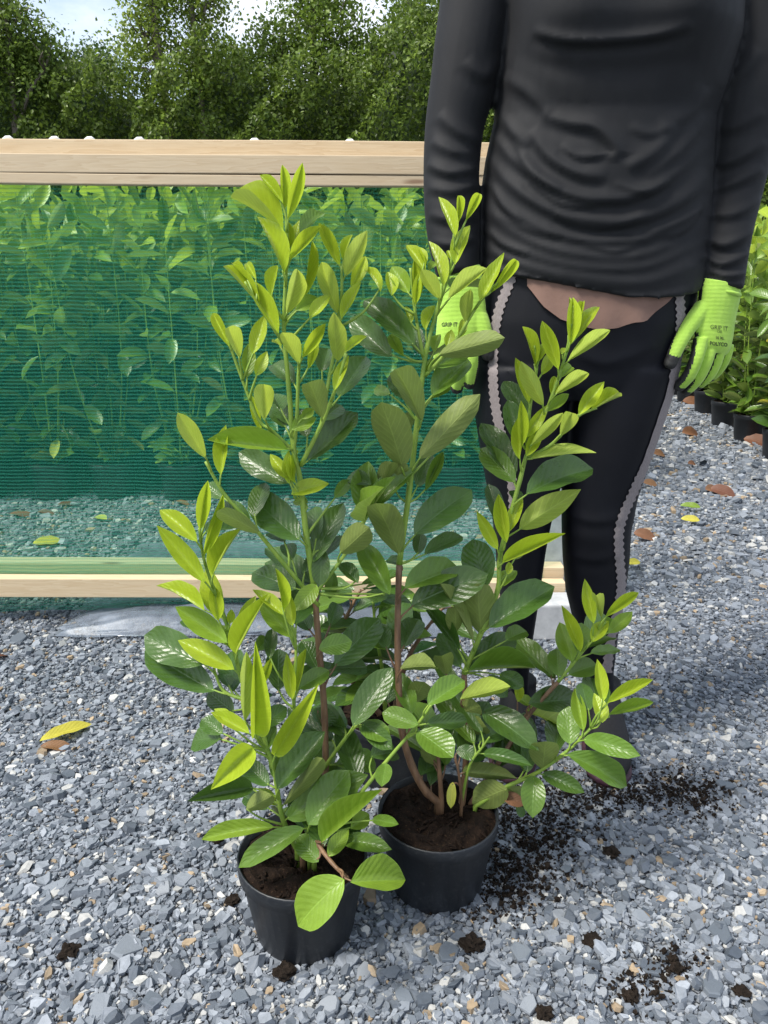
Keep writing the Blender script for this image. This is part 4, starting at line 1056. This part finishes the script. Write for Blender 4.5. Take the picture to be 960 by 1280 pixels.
for px, py, w, a in [(865, 545, 26, .2), (902, 620, 28, -.6), (805, 676, 24, -.4), (824, 572, 18, .3), (812, 610, 16, -.2), (946, 556, 30, -.7), (868, 506, 26, -.3), (880, 516, 18, .4), (908, 531, 24, .1), (890, 618, 20, .3), (865, 585, 12, .2)]:
    fallen(px, py, w * 1.1, a, 'leaf_brown', 'dry brown leaf lying on the open gravel path', .62, .018, 'brown leaves on the path', tilt=.75)
fallen(862, 640, 24, -.35, 'leaf_k', 'green fallen leaf on the path between brown ones', .4, .018, tilt=.6)
fallen(862, 657, 22, -.3, 'leaf_yellow', 'bright yellow leaf beside the green one on the path', .5, .018, tilt=.6)
fallen(790, 712, 20, .1, 'leaf_yellow', 'yellow leaf on the path next to the black leggings', .5, .018, tilt=.6)

def clump(px, py, wpx, seed):
    g = G(px, py); depth = g.y * _cp + CAM_H * _sp; R = wpx * depth / FPX * .5; r = random.Random(seed)
    bm = bmesh.new(); bmesh.ops.create_icosphere(bm, subdivisions=3, radius=1)
    for v in bm.verts:
        c = v.co; k = 1 + .28 * math.sin(c.x * 4 + seed) * math.sin(c.y * 5 + seed * 2) + .22 * math.sin(c.z * 9 + c.x * 7 + seed) + r.uniform(-.13, .13)
        v.co = Vector((g.x + c.x * R * k * 1.05, g.y + c.y * R * k, .008 + max(-.3, c.z) * R * k * .55))
    me = bpy.data.meshes.new('soil_clump'); bm.to_mesh(me); bm.free()
    o = link('soil_clump', me, None, M['peat'], False)
    tag(o, 'small dark clump of spilled compost on the slate', 'soil clump', 'compost clumps on the slate')
for i, (px, py, w) in enumerate([(87, 1195, 22), (590, 1186, 26), (740, 1181, 20), (355, 1220, 24), (763, 1070, 18), (926, 1246, 18), (680, 1272, 20), (788, 1252, 18), (292, 1131, 16), (272, 1055, 12), (845, 1215, 16), (840, 1205, 12)]):
    clump(px, py, w, i + 1)
n = 0; V = []; 
def spill(px, py, sx, sy, cnt):
    q = np.stack([rng.normal(px, sx, cnt), rng.normal(py, sy, cnt)], 1)
    return [G(a, min(b, 1400)) for a, b in q]
pts = spill(660, 1060, 34, 30, 1500) + spill(640, 1100, 30, 25, 600) + spill(850, 990, 36, 14, 800) + spill(770, 1000, 34, 12, 600) + spill(690, 1000, 60, 20, 900) + spill(835, 1210, 24, 16, 200) + spill(790, 1240, 22, 14, 160) + spill(480, 1010, 18, 18, 120) + spill(620, 1130, 26, 18, 250) + spill(880, 1010, 20, 12, 160)
pts = np.array([p[:] for p in pts]); m = keep_out(pts[:, 0], pts[:, 1], .07); pts = pts[m]
v, q, c = chips(pts[:, 0], pts[:, 1], (.0042 * np.exp(rng.normal(0, .45, len(pts)))).clip(.0018, .013), 0, .009)
v[:, 2] += .004
o = link('spilled_compost', mesh_np('spilled_compost', v, q), None, M['peat']); tag(o, 'black compost crumbs spilled over the slate beside the pot', 'compost', kind='stuff')

# ------------------------------------------------------------------ the person holding still behind the plants
BY = 1.39
person = empty('person', P(720, 930, BY), 'person in black top, dark leggings and neon green work gloves', 'person')
person.location.z = 0
def body_ring(y, xl, xr, Yc, hd, n=40, p=2.35, zf=None):
    a = P(xl, y, Yc); b = P(xr, y, Yc); cx = (a.x + b.x) / 2; hw = (b.x - a.x) / 2; out = []
    for k in range(n):
        t = k * 2 * math.pi / n; c, s = math.cos(t), math.sin(t)
        x = cx + hw * math.copysign(abs(c) ** (2 / p), c); yy = Yc + hd * math.copysign(abs(s) ** (2 / p), s)
        out.append((x, yy, a.z if zf is None else a.z + zf(x, yy)))
    return out
def scaled(rings, s, sz=1.0):
    o = []
    for r in rings:
        c = np.mean(np.array(r), 0); o.append([tuple(c + (np.array(p) - c) * s) for p in r])
    return o
HEM = [(560, 337), (598, 340), (640, 345), (700, 360), (760, 370), (800, 373), (840, 368), (868, 357), (900, 350)]
def hem_y(px): return float(np.interp(px, [h[0] for h in HEM], [h[1] for h in HEM]))
torso = [(-95, 690, 845, .070), (-75, 640, 900, .090), (-45, 622, 925, .105), (0, 628, 922, .122), (50, 628, 918, .130), (95, 622, 906, .122), (150, 618, 889, .110), (200, 607, 886, .112), (250, 600, 884, .118), (300, 597, 881, .122), (335, 595, 878, .130)]
tor = [body_ring(y, a, b, BY, hd) for (y, a, b, hd) in torso]
last = []
for k, (x, yy, z) in enumerate(body_ring(350, 594, 876, BY, .134)):
    px = to_px(np.array([[x, BY, z]]))[0][0]
    last.append((x, yy, P(px, hem_y(px), BY).z))
tor.append(last)
armL = [(668, -62, 30, 1.40), (628, -52, 40, 1.40), (601, -22, 45, 1.395), (590, 40, 45, 1.39), (580, 100, 42, 1.385), (568, 160, 37, 1.38), (564, 220, 35, 1.37), (565, 270, 34, 1.36), (568, 310, 31, 1.35), (572, 345, 26, 1.34)]
armR = [(868, -62, 30, 1.40), (908, -52, 40, 1.40), (940, -22, 45, 1.395), (944, 60, 46, 1.39), (932, 120, 45, 1.385), (924, 180, 41, 1.38), (915, 240, 36, 1.375), (908, 290, 31, 1.355), (904, 330, 28, 1.345), (901, 362, 26.5, 1.335)]
def px_rad(px, py, r, Y):
    p = P(px, py, Y); return r * (p.y * _cp - (p.z - CAM_H) * _sp) / FPX
def arm_tube(b, arm, k=1.0, n=24):
    a = smooth_path(arm, 4)
    b.tube([P(q[0], q[1], q[3]) for q in a], [px_rad(q[0], q[1], q[2], q[3]) * k for q in a], n)
def legs_rings():
    pel = [(325, 606, 866, .112), (370, 598, 866, .118), (400, 593, 858, .122), (440, 590, 848, .120), (475, 589, 840, .110), (492, 592, 834, .095)]
    L = [(455, 590, 716, 1.385, .105), (480, 590, 713, 1.385, .104), (520, 594, 709, 1.38, .098), (560, 600, 705, 1.375, .090), (600, 607, 701, 1.37, .082), (640, 615, 690, 1.365, .073), (680, 619, 682, 1.37, .068), (720, 622, 676, 1.38, .068), (760, 627, 670, 1.39, .066), (813, 631, 662, 1.40, .054), (850, 635, 660, 1.405, .045), (885, 636, 660, 1.41, .042), (905, 634, 661, 1.405, .045)]
    R = [(455, 705, 847, 1.385, .105), (480, 706, 839, 1.385, .104), (520, 705, 827, 1.38, .098), (563, 704, 812, 1.375, .090), (617, 703, 795, 1.37, .078), (660, 703, 787, 1.365, .071), (697, 704, 785, 1.37, .068), (740, 708, 779, 1.38, .068), (780, 718, 771, 1.39, .064), (834, 730, 765, 1.40, .052), (870, 736, 766, 1.405, .044), (905, 737, 768, 1.40, .046)]
    return [body_ring(y, a, b, BY, d) for y, a, b, d in pel], [body_ring(y, a, b, Yc, d, p=2.0) for y, a, b, Yc, d in L], [body_ring(y, a, b, Yc, d, p=2.0) for y, a, b, Yc, d in R]
pelv, legL, legR = legs_rings()

# body: one continuous figure under the clothes, head and all
b = MB()
b.loft(scaled(tor[1:], .93)); arm_tube(b, armL, .8, 16); arm_tube(b, armR, .8, 16)
b.loft(scaled(pelv, .93)); b.loft(scaled(legL, .90)); b.loft(scaled(legR, .90))
nx0 = (tor[0][0][0] + tor[0][20][0]) / 2; sh = 1.43
zt = tor[0][0][2]
def hring(z, rx, ry, dy=0.0): return ring((nx0, BY + dy, z), rx, 32, ry)
b.loft([hring(zt - .08, .075, .07), hring(zt, .060, .060), hring(zt + .05, .054, .057, -.005), hring(zt + .09, .054, .058, -.01)])
b.loft([hring(zt + .065, .035, .030, -.045), hring(zt + .085, .052, .060, -.03), hring(zt + .115, .064, .082, -.015), hring(zt + .16, .071, .093, -.008), hring(zt + .20, .074, .098, -.004), hring(zt + .24, .072, .094, 0), hring(zt + .275, .058, .074, .004), hring(zt + .293, .030, .040, .006), hring(zt + .298, .008, .01, .006)])
b.tube([(nx0, BY - .092, zt + .195), (nx0, BY - .106, zt + .172), (nx0, BY - .120, zt + .150), (nx0, BY - .100, zt + .142)], [.007, .009, .013, .009], 10)
b.tube([(nx0 - .024, BY - .079, zt + .118), (nx0, BY - .094, zt + .117), (nx0 + .024, BY - .079, zt + .118)], [.005, .009, .005], 10)
for s in (-1, 1):
    b.tube([(nx0 + s * .070, BY + .0, zt + .20), (nx0 + s * .080, BY + .006, zt + .175), (nx0 + s * .070, BY - .002, zt + .145)], [.010, .014, .008], 10, flat=.6)
body = link('body', remeshed(b.mesh('body'), .007, 4), person, M['skin'])
for s in (-1, 1):
    bm = bmesh.new(); bmesh.ops.create_uvsphere(bm, u_segments=14, v_segments=10, radius=.012, matrix=Matrix.Translation((nx0 + s * .031, BY - .079, zt + .185)))
    me = bpy.data.meshes.new('eye'); bm.to_mesh(me); bm.free(); eo = link('eye', me, body, M['eye'], True)
    bm = bmesh.new(); bmesh.ops.create_uvsphere(bm, u_segments=12, v_segments=8, radius=.0062, matrix=Matrix.Translation((nx0 + s * .031, BY - .0862, zt + .185)))
    me = bpy.data.meshes.new('iris'); bm.to_mesh(me); bm.free(); link('iris', me, body, M['hair'], True)
hb = MB(); hb.loft([hring(zt + .05, .062, .030, .058), hring(zt + .10, .078, .055, .045), hring(zt + .17, .084, .085, .030), hring(zt + .215, .084, .098, .014), hring(zt + .26, .078, .100, .004), hring(zt + .295, .055, .075, .006), hring(zt + .312, .012, .015, .006)])
link('hair', remeshed(hb.mesh('hair'), .008, 3), person, M['hair'])

# black top with drape folds modelled along the creases
def crease(me, folds, reach=90, facing=.05):
    co = get_co(me); no = get_no(me); px = to_px(co)
    view = co - np.array([0, 0, CAM_H]); view /= np.linalg.norm(view, axis=1, keepdims=True)
    face = np.clip((-(no * view).sum(1) - facing) / .35, 0, 1)
    disp = np.zeros(len(co))
    for pts, amp, wid in folds:
        p = smooth_path(pts, 8); d2 = np.full(len(co), 1e9); tt = np.zeros(len(co))
        bb = (px[:, 0] > p[:, 0].min() - 40) & (px[:, 0] < p[:, 0].max() + 40) & (px[:, 1] > p[:, 1].min() - 40) & (px[:, 1] < p[:, 1].max() + 40)
        idx = np.nonzero(bb)[0]
        if not len(idx): continue
        q = px[idx]
        seg_a, seg_b = p[:-1], p[1:]; ab = seg_b - seg_a; l2 = (ab ** 2).sum(1) + 1e-9
        t = np.clip(((q[:, None] - seg_a[None]) * ab[None]).sum(2) / l2[None], 0, 1)
        dd = ((q[:, None] - (seg_a[None] + t[..., None] * ab[None])) ** 2).sum(2)
        j = dd.argmin(1); dm = dd[np.arange(len(q)), j]; s = (j + t[np.arange(len(q)), j]) / len(ab)
        fade = np.clip(np.sin(np.clip(s, 0, 1) * math.pi), 0, 1) ** .6
        below = np.where(q[:, 1] > (seg_a[j, 1] + t[np.arange(len(q)), j] * ab[j, 1]), 1.0, 0.0)
        w = wid * np.where(below > 0, .7, 1.25)               # steeper on the lower side: hanging cloth
        disp[idx] += amp * fade * np.exp(-dm / (w * w)) - amp * .45 * fade * np.exp(-((np.sqrt(dm) - wid * 1.7) ** 2) / (wid * wid)) * below
    co += no * (disp * face)[:, None]
    set_co(me, co)
Z3 = lambda pts: [(500 + x / 2.087, y / 2.087) for x, y in pts]
folds = [(Z3([(345, 82), (420, 102), (500, 106), (620, 98), (700, 84), (765, 62)]), .008, 7),
  (Z3([(300, 140), (420, 175), (600, 180), (780, 150)]), -.003, 16),
  (Z3([(232, 330), (300, 420), (400, 490), (500, 520), (620, 510), (720, 450), (800, 370)]), .007, 8),
  (Z3([(225, 400), (300, 490), (430, 560), (600, 575), (740, 520), (802, 450)]), .0062, 9),
  (Z3([(215, 460), (310, 560), (450, 620), (620, 625), (740, 580), (798, 520)]), .005, 7),
  (Z3([(206, 530), (310, 610), (450, 660), (640, 660), (795, 575)]), .0042, 8),
  (Z3([(204, 585), (320, 655), (470, 695), (640, 695), (788, 628)]), .0034, 6),
  (Z3([(204, 640), (320, 690), (480, 722), (640, 735), (782, 690)]), .002, 6),
  (Z3([(370, 300), (440, 322), (510, 335), (560, 385), (560, 420)]), .007, 8),
  (Z3([(340, 340), (390, 410), (470, 455), (540, 460)]), .006, 8),
  (Z3([(300, 370), (350, 450), (420, 500)]), .005, 7),
  (Z3([(720, 330), (660, 400), (590, 440)]), .006, 9), (Z3([(800, 300), (730, 390), (640, 460)]), .006, 9),
  (Z3([(265, 200), (330, 240), (390, 300)]), .004, 9), (Z3([(800, 230), (760, 290), (680, 340)]), .005, 10),
  (Z3([(250, 280), (300, 350), (340, 380)]), .005, 8),
  (Z3([(400, 560), (470, 590), (560, 590), (640, 560)]), .004, 5), (Z3([(260, 560), (340, 600), (420, 620)]), .003, 5), (Z3([(640, 610), (720, 580), (790, 540)]), .004, 5),
  (Z3([(205, 665), (320, 712), (480, 752), (640, 766), (770, 738)]), -.0025, 4),
  (Z3([(330, 470), (420, 530), (520, 540)]), .005, 5), (Z3([(560, 480), (640, 500), (700, 470)]), .004, 5), (Z3([(690, 620), (740, 600), (780, 560)]), .004, 4), (Z3([(230, 600), (270, 640), (340, 665)]), .004, 4),
  (Z3([(480, 640), (560, 655), (620, 640)]), .003, 4), (Z3([(420, 380), (470, 410), (540, 400)]), .004, 5), (Z3([(600, 330), (650, 350), (700, 330)]), .003, 6), (Z3([(240, 480), (270, 540), (320, 580)]), .004, 4),
  # sleeves
  (Z3([(805, 430), (870, 420), (955, 370)]), .005, 7), (Z3([(803, 500), (870, 480), (950, 440)]), .005, 6), (Z3([(800, 560), (870, 560), (945, 520)]), .005, 6),
  (Z3([(795, 620), (850, 640), (930, 600)]), .006, 6), (Z3([(790, 665), (840, 690), (915, 660)]), .006, 5), (Z3([(792, 700), (850, 720), (908, 715)]), .005, 4), (Z3([(795, 735), (850, 748), (905, 755)]), .004, 4),
  (Z3([(815, 340), (880, 330), (950, 290)]), .004, 8), (Z3([(830, 230), (890, 190), (940, 130)]), .004, 9),
  (Z3([(70, 430), (130, 452), (205, 440)]), .005, 6), (Z3([(70, 490), (140, 500), (205, 480)]), .004, 6), (Z3([(75, 560), (140, 575), (200, 560)]), .005, 6), (Z3([(80, 630), (140, 640), (195, 620)]), .005, 5),
  (Z3([(100, 300), (160, 350), (215, 370)]), .005, 8), (Z3([(170, 160), (220, 200), (260, 150)]), .004, 8), (Z3([(80, 370), (140, 395), (200, 400)]), .004, 7)]
b = MB(); b.loft(tor); arm_tube(b, armL, 1.0); arm_tube(b, armR, 1.0)
sm = remeshed(b.mesh('top'), .0045, 5)
co = get_co(sm); no = get_no(sm)
# bust and belly shape, then creases
for cx, cz, sx, sz, am in ((690, 25, .075, .075, .030), (835, 22, .075, .075, .032), (745, 215, .12, .09, .012)):
    c = P(cx, cz, BY); wgt = np.exp(-((co[:, 0] - c.x) / sx) ** 2 - ((co[:, 2] - c.z) / sz) ** 2) * (co[:, 1] < BY - .03)
    co[:, 1] -= am * wgt * np.clip((BY - .03 - co[:, 1]) / .06, 0, 1)
set_co(sm, co); crease(sm, folds)
top = link('top', sm, person, M['shirt'])

b = MB(); b.loft(pelv); b.loft(legL); b.loft(legR)
lm = remeshed(b.mesh('leggings'), .0048, 6)
crease(lm, [([(700, 470), (712, 500), (708, 540)], -.004, 6), ([(706, 640), (740, 652), (780, 648)], .002, 6), ([(706, 690), (740, 700), (780, 692)], .0018, 6), ([(620, 640), (650, 650), (684, 645)], .002, 6),
            ([(720, 440), (760, 455), (820, 430)], .002, 7), ([(610, 440), (650, 460), (700, 470)], .002, 7), ([(732, 850), (750, 858), (765, 852)], .0025, 4), ([(733, 870), (750, 878), (767, 872)], .0025, 4)])
leg = link('leggings', lm, person, M['leggings'])
lbvh = bvh_of(lm)
def hit(px, py, bvh, off=.0025):
    d = ray(px, py).normalized(); o = Vector((0, 0, CAM_H))
    loc, nrm, _, _ = bvh.ray_cast(o, d, 6)
    if loc is None: return None
    if nrm.dot(d) > 0: nrm = -nrm
    return loc + nrm * off
def tape(path, half):
    p = smooth_path(path, 14); ctr = []; acc = 0.0; rows = []
    for i in range(len(p)):
        if i: acc += float(np.hypot(*(p[i] - p[i - 1])))
        t = p[min(i + 1, len(p) - 1)] - p[max(i - 1, 0)]; t = t / (np.hypot(*t) + 1e-9); s = np.array([-t[1], t[0]])
        w = half * (1 + .22 * math.cos(acc * 2 * math.pi / 8.5))
        r = [hit(*(p[i] + s * w * k), lbvh, .0018 + .0008 * (1 - abs(k))) for k in (-1, -.5, 0, .5, 1)]
        if all(q is not None for q in r): rows.append(r)
    b = MB(); n = 5
    vs = [q for r in rows for q in r]; ok = []
    for i in range(len(rows) - 1):
        if (rows[i][2] - rows[i + 1][2]).length < .03:
            ok += [(i * n + k, i * n + k + 1, (i + 1) * n + k + 1, (i + 1) * n + k) for k in range(n - 1)]
    b.add(vs, ok); return b.build('side_tape', M['stripe'], leg, True)
tape([(642, 342), (634, 362), (625, 385), (619, 415), (617, 450), (618, 490), (624, 530), (633, 565), (640, 600), (643, 640)], 5.6)
tape([(848, 352), (849, 375), (850, 400), (846, 440), (838, 485), (822, 535), (806, 580), (791, 615), (778, 645), (773, 668), (774, 700), (776, 730), (771, 765), (763, 800), (758, 840)], 5.5)
# brown undershirt edge showing below the top
b = MB(); rows = []
xsf = np.linspace(660, 842, 37)
def flap_y(x): return float(np.interp(x, [660, 668, 680, 700, 725, 745, 770, 790, 805, 815, 830, 842], [358, 368, 384, 399, 408, 411, 410, 403, 402, 392, 379, 366]))
for x in xsf:
    y1 = flap_y(x); y0 = hem_y(x) - 10; row = []
    for k in range(9):
        q = hit(x, y0 + (y1 - y0) * k / 8, lbvh, .0065 + .0018 * math.sin(x * .16) * k / 8)
        row.append(q)
    rows.append(row)
if all(q is not None for r in rows for q in r):
    b.add([q for r in rows for q in r], [(i * 9 + k, i * 9 + k + 1, (i + 1) * 9 + k + 1, (i + 1) * 9 + k) for i in range(len(rows) - 1) for k in range(8)])
    link('undershirt', b.mesh('undershirt'), person, M['flap'], True)

# shoes
def shoe(ax, ay, tx, ty):
    a = Vector((ax, ay, 0)); d = (Vector((tx, ty, 0)) - a); Lf = d.length; d.normalize(); s = Vector((d.y, -d.x, 0))
    prof = [(-.055, .020, .030, .035), (-.050, .030, .060, .035), (-.02, .034, .075, .038), (.02, .036, .078, .040), (.06, .038, .062, .034), (.10, .042, .050, .027), (.14, .043, .040, .022), (.17, .038, .030, .017), (.19, .026, .022, .012), (.198, .010, .014, .007)]
    b = MB(); so = MB(); r1 = []; r2 = []
    for (f, w, zc, hz) in prof:
        c = a + d * f; ringp = []; sp = []
        for k in range(20):
            t = k * 2 * math.pi / 20
            z = .014 + (zc + hz) * (.5 + .5 * math.sin(t)) if True else 0
            ringp.append(c + s * (w * math.copysign(abs(math.cos(t)) ** .8, math.cos(t))) + Vector((0, 0, max(.016, z))))
            sp.append(c + s * (w * 1.07 * math.copysign(abs(math.cos(t)) ** .7, math.cos(t))) + Vector((0, 0, .004 + .016 * (.5 + .5 * math.copysign(abs(math.sin(t)) ** .4, math.sin(t))))))
        r1.append(ringp); r2.append(sp)
    b.loft(r1); so.loft(r2)
    b.tube([a + Vector((0, 0, .06)), a + Vector((0, 0, .10)), a + Vector((0, 0, .122))], [.038, .037, .037], 16)
    o = link('shoe', remeshed(b.mesh('shoe'), .004, 4), person, M['shoe'])
    so.build('sole', M['shoe_sole'], o, True)
    for k in range(4):
        f = .045 + k * .022; c = a + d * f + Vector((0, 0, .118 - k * .016))
        lb = MB(); lb.tube([c - s * .022 + Vector((0, 0, -.008)), c + Vector((0, 0, .004)), c + s * .022 + Vector((0, 0, -.008))], .0022, 6); lb.build('lace', M['shoe'], o, True)
fa = P(752, 890, 1.405); ft = G(758, 962)
shoe(fa.x, 1.415, ft.x, ft.y)
fa = P(648, 890, 1.41); ft = G(640, 962)
shoe(fa.x, 1.425, ft.x, ft.y)

# gloves
def glove(name, palm, fingers, thumb, sign, palm_dir, sh=0.0):
    """palm: (px, py, half width px, Y, half depth m); fingers and thumb: (px, py, radius px, Y) chains"""
    palm = [(x, y, w, Y - sh, hd) for x, y, w, Y, hd in palm]
    fingers = [[(x, y, r, Y - sh) for x, y, r, Y in c] for c in fingers]; thumb = [(x, y, r, Y - sh) for x, y, r, Y in thumb]
    b = MB(); rings = []
    for (x, y, w, Y, hd) in smooth_path(palm, 3):
        c = P(x, y, Y); r = px_rad(x, y, w, Y) * 1.10
        rings.append([(c.x + r * math.cos(t), c.y + hd * math.sin(t) + sign * .010 * math.cos(t), c.z - .006 * math.cos(t) * sign) for t in [k * 2 * math.pi / 24 for k in range(24)]])
    b.loft(rings); chains = []
    for ch in fingers + [thumb]:
        s = smooth_path(ch, 5); pts = [P(q[0], q[1], q[3]) for q in s]; rad = [px_rad(q[0], q[1], q[2], q[3]) * 1.22 for q in s]
        e = pts[-1] + (pts[-1] - pts[-2]).normalized() * rad[-1] * .75
        b.tube(pts + [pts[-1].lerp(e, .6), e], rad + [rad[-1] * .85, rad[-1] * .35], 12)
        chains.append(np.array([p[:] for p in pts]))
    me = remeshed(b.mesh(name), .0017, 4)
    co = get_co(me); no = get_no(me)
    me.materials.append(M['glove_g']); me.materials.append(M['glove_b'])
    # dipped coating: finger ends and the palm side
    D = np.stack([np.min(np.linalg.norm(co[:, None] - c[None], axis=2), 1) for c in chains], 1); near = D.argmin(1); dmin = D.min(1)
    T = np.stack([np.argmin(np.linalg.norm(co[:, None] - c[None], axis=2), 1) / (len(c) - 1) for c in chains], 1)
    pd = np.array(palm_dir) / np.linalg.norm(palm_dir); ff = no @ pd
    tv = T[np.arange(len(co)), near]; is_f = dmin < .013; th = near == len(chains) - 1
    black = np.where(is_f & th, (tv > .80) | ((ff > .55) & (tv > .35)), np.where(is_f, (tv > .92) | (ff > .22), ff > .55))
    pv = np.empty(len(me.loops), np.int32); me.loops.foreach_get('vertex_index', pv)
    ls = np.empty(len(me.polygons), np.int32); me.polygons.foreach_get('loop_start', ls)
    me.polygons.foreach_set('material_index', black[pv[ls]].astype(np.int32))
    o = link(name, me, person)
    return o, me
Z8 = lambda x, y, r, Y: (800 + x / 6, 340 + y / 6, r / 6, Y)
gr, grm = glove('glove', [(902, 352, 24, 1.362, .024), (900, 366, 26, 1.36, .025), (897, 385, 25, 1.358, .024), (893, 402, 26, 1.355, .022), (892, 418, 25, 1.352, .020), (892, 432, 22, 1.350, .017), (892, 440, 17, 1.35, .012)],
  [[Z8(455, 500, 45, 1.338), Z8(425, 640, 42, 1.332), Z8(370, 770, 40, 1.338), Z8(290, 860, 36, 1.352)],
   [Z8(530, 530, 43, 1.345), Z8(495, 670, 41, 1.342), Z8(430, 800, 39, 1.350), Z8(345, 890, 35, 1.368)],
   [Z8(600, 540, 41, 1.356), Z8(570, 670, 39, 1.356), Z8(510, 780, 37, 1.365), Z8(430, 850, 33, 1.382)],
   [Z8(660, 540, 37, 1.368), Z8(640, 640, 35, 1.370), Z8(590, 730, 33, 1.380), Z8(530, 790, 30, 1.394)]],
  [Z8(470, 270, 60, 1.350), Z8(370, 400, 52, 1.336), Z8(290, 540, 46, 1.326), Z8(225, 690, 40, 1.325)], 1, (-.85, .45, -.25), .034)
gl, glm = glove('glove', [(574, 335, 23, 1.342, .024), (575, 350, 25, 1.34, .025), (576, 368, 25, 1.338, .024), (577, 390, 27, 1.335, .022), (574, 410, 26, 1.332, .020), (570, 428, 23, 1.330, .016), (569, 436, 18, 1.33, .012)],
  [[(588, 425, 8, 1.322), (590, 445, 7.6, 1.318), (590, 462, 7.2, 1.322), (587, 480, 6.5, 1.335)],
   [(575, 430, 8, 1.328), (575, 452, 7.5, 1.326), (574, 470, 7, 1.332), (571, 486, 6.4, 1.346)],
   [(563, 428, 7.6, 1.338), (561, 450, 7.2, 1.338), (560, 467, 6.8, 1.346), (559, 481, 6.2, 1.358)],
   [(553, 424, 7, 1.348), (550, 440, 6.6, 1.350), (549, 455, 6.2, 1.358), (550, 468, 5.6, 1.368)]],
  [(588, 380, 11, 1.335), (600, 400, 9.5, 1.324), (607, 424, 8.4, 1.318), (611, 444, 7.4, 1.320)], -1, (.75, .55, -.25))
def cuff(x0, y0, x1, y1, Y, hd, par):
    a = P(x0, y0, Y); c = P(x1, y1, Y); mid = (a + c) / 2; ax = (c - a); hw = ax.length / 2; ax.normalize()
    b = MB(); pts = [mid + ax * hw * math.cos(t) + Vector((0, hd * math.sin(t), 0)) for t in [k * 2 * math.pi / 28 for k in range(29)]]
    b.tube(pts, .0035, 8); b.build('cuff_band', M['glove_g'], par, True)
cuff(877, 359, 923, 369, 1.330, .0262, gr)
cuff(549, 348, 600, 344, 1.341, .0265, gl)
# printing on the back of the gloves
def printed(body, x0, y0, w, slope, me, par, bvh, bold=0.0):
    cu = bpy.data.curves.new('print', 'FONT'); cu.body = body; cu.size = 1.0; cu.resolution_u = 2; cu.offset = bold
    o = bpy.data.objects.new('tmp', cu); C.objects.link(o)
    dg = bpy.context.evaluated_depsgraph_get(); dg.update()
    tm = bpy.data.meshes.new_from_object(o.evaluated_get(dg)); bpy.data.objects.remove(o)
    co = get_co(tm); sx = co[:, 0].max() or 1; k = w / sx; out = []
    for c in co:
        x = x0 + c[0] * k; y = y0 - c[1] * k * 1.15 + (c[0] * k) * slope
        q = hit(x, y, bvh, .0007)
        if q is None: bpy.data.meshes.remove(tm); return
        out.append(q)
    b = MB(); b.add(out, [tuple(p.vertices) for p in tm.polygons]); b.build('print', M['print'], par)
gb = bvh_of(grm)
printed('GRIP IT', 887.5, 411, 22, .12, grm, gr, gb)
printed('OIL', 896, 416, 7, .1, grm, gr, gb)
printed('10 XL', 894, 423.5, 11, .1, grm, gr, gb, .03)
printed('POLYCO', 887, 431, 22, .10, grm, gr, gb, .035)
gb2 = bvh_of(glm)
printed('GRIP IT', 552, 408, 20, .0, glm, gl, gb2, .02)
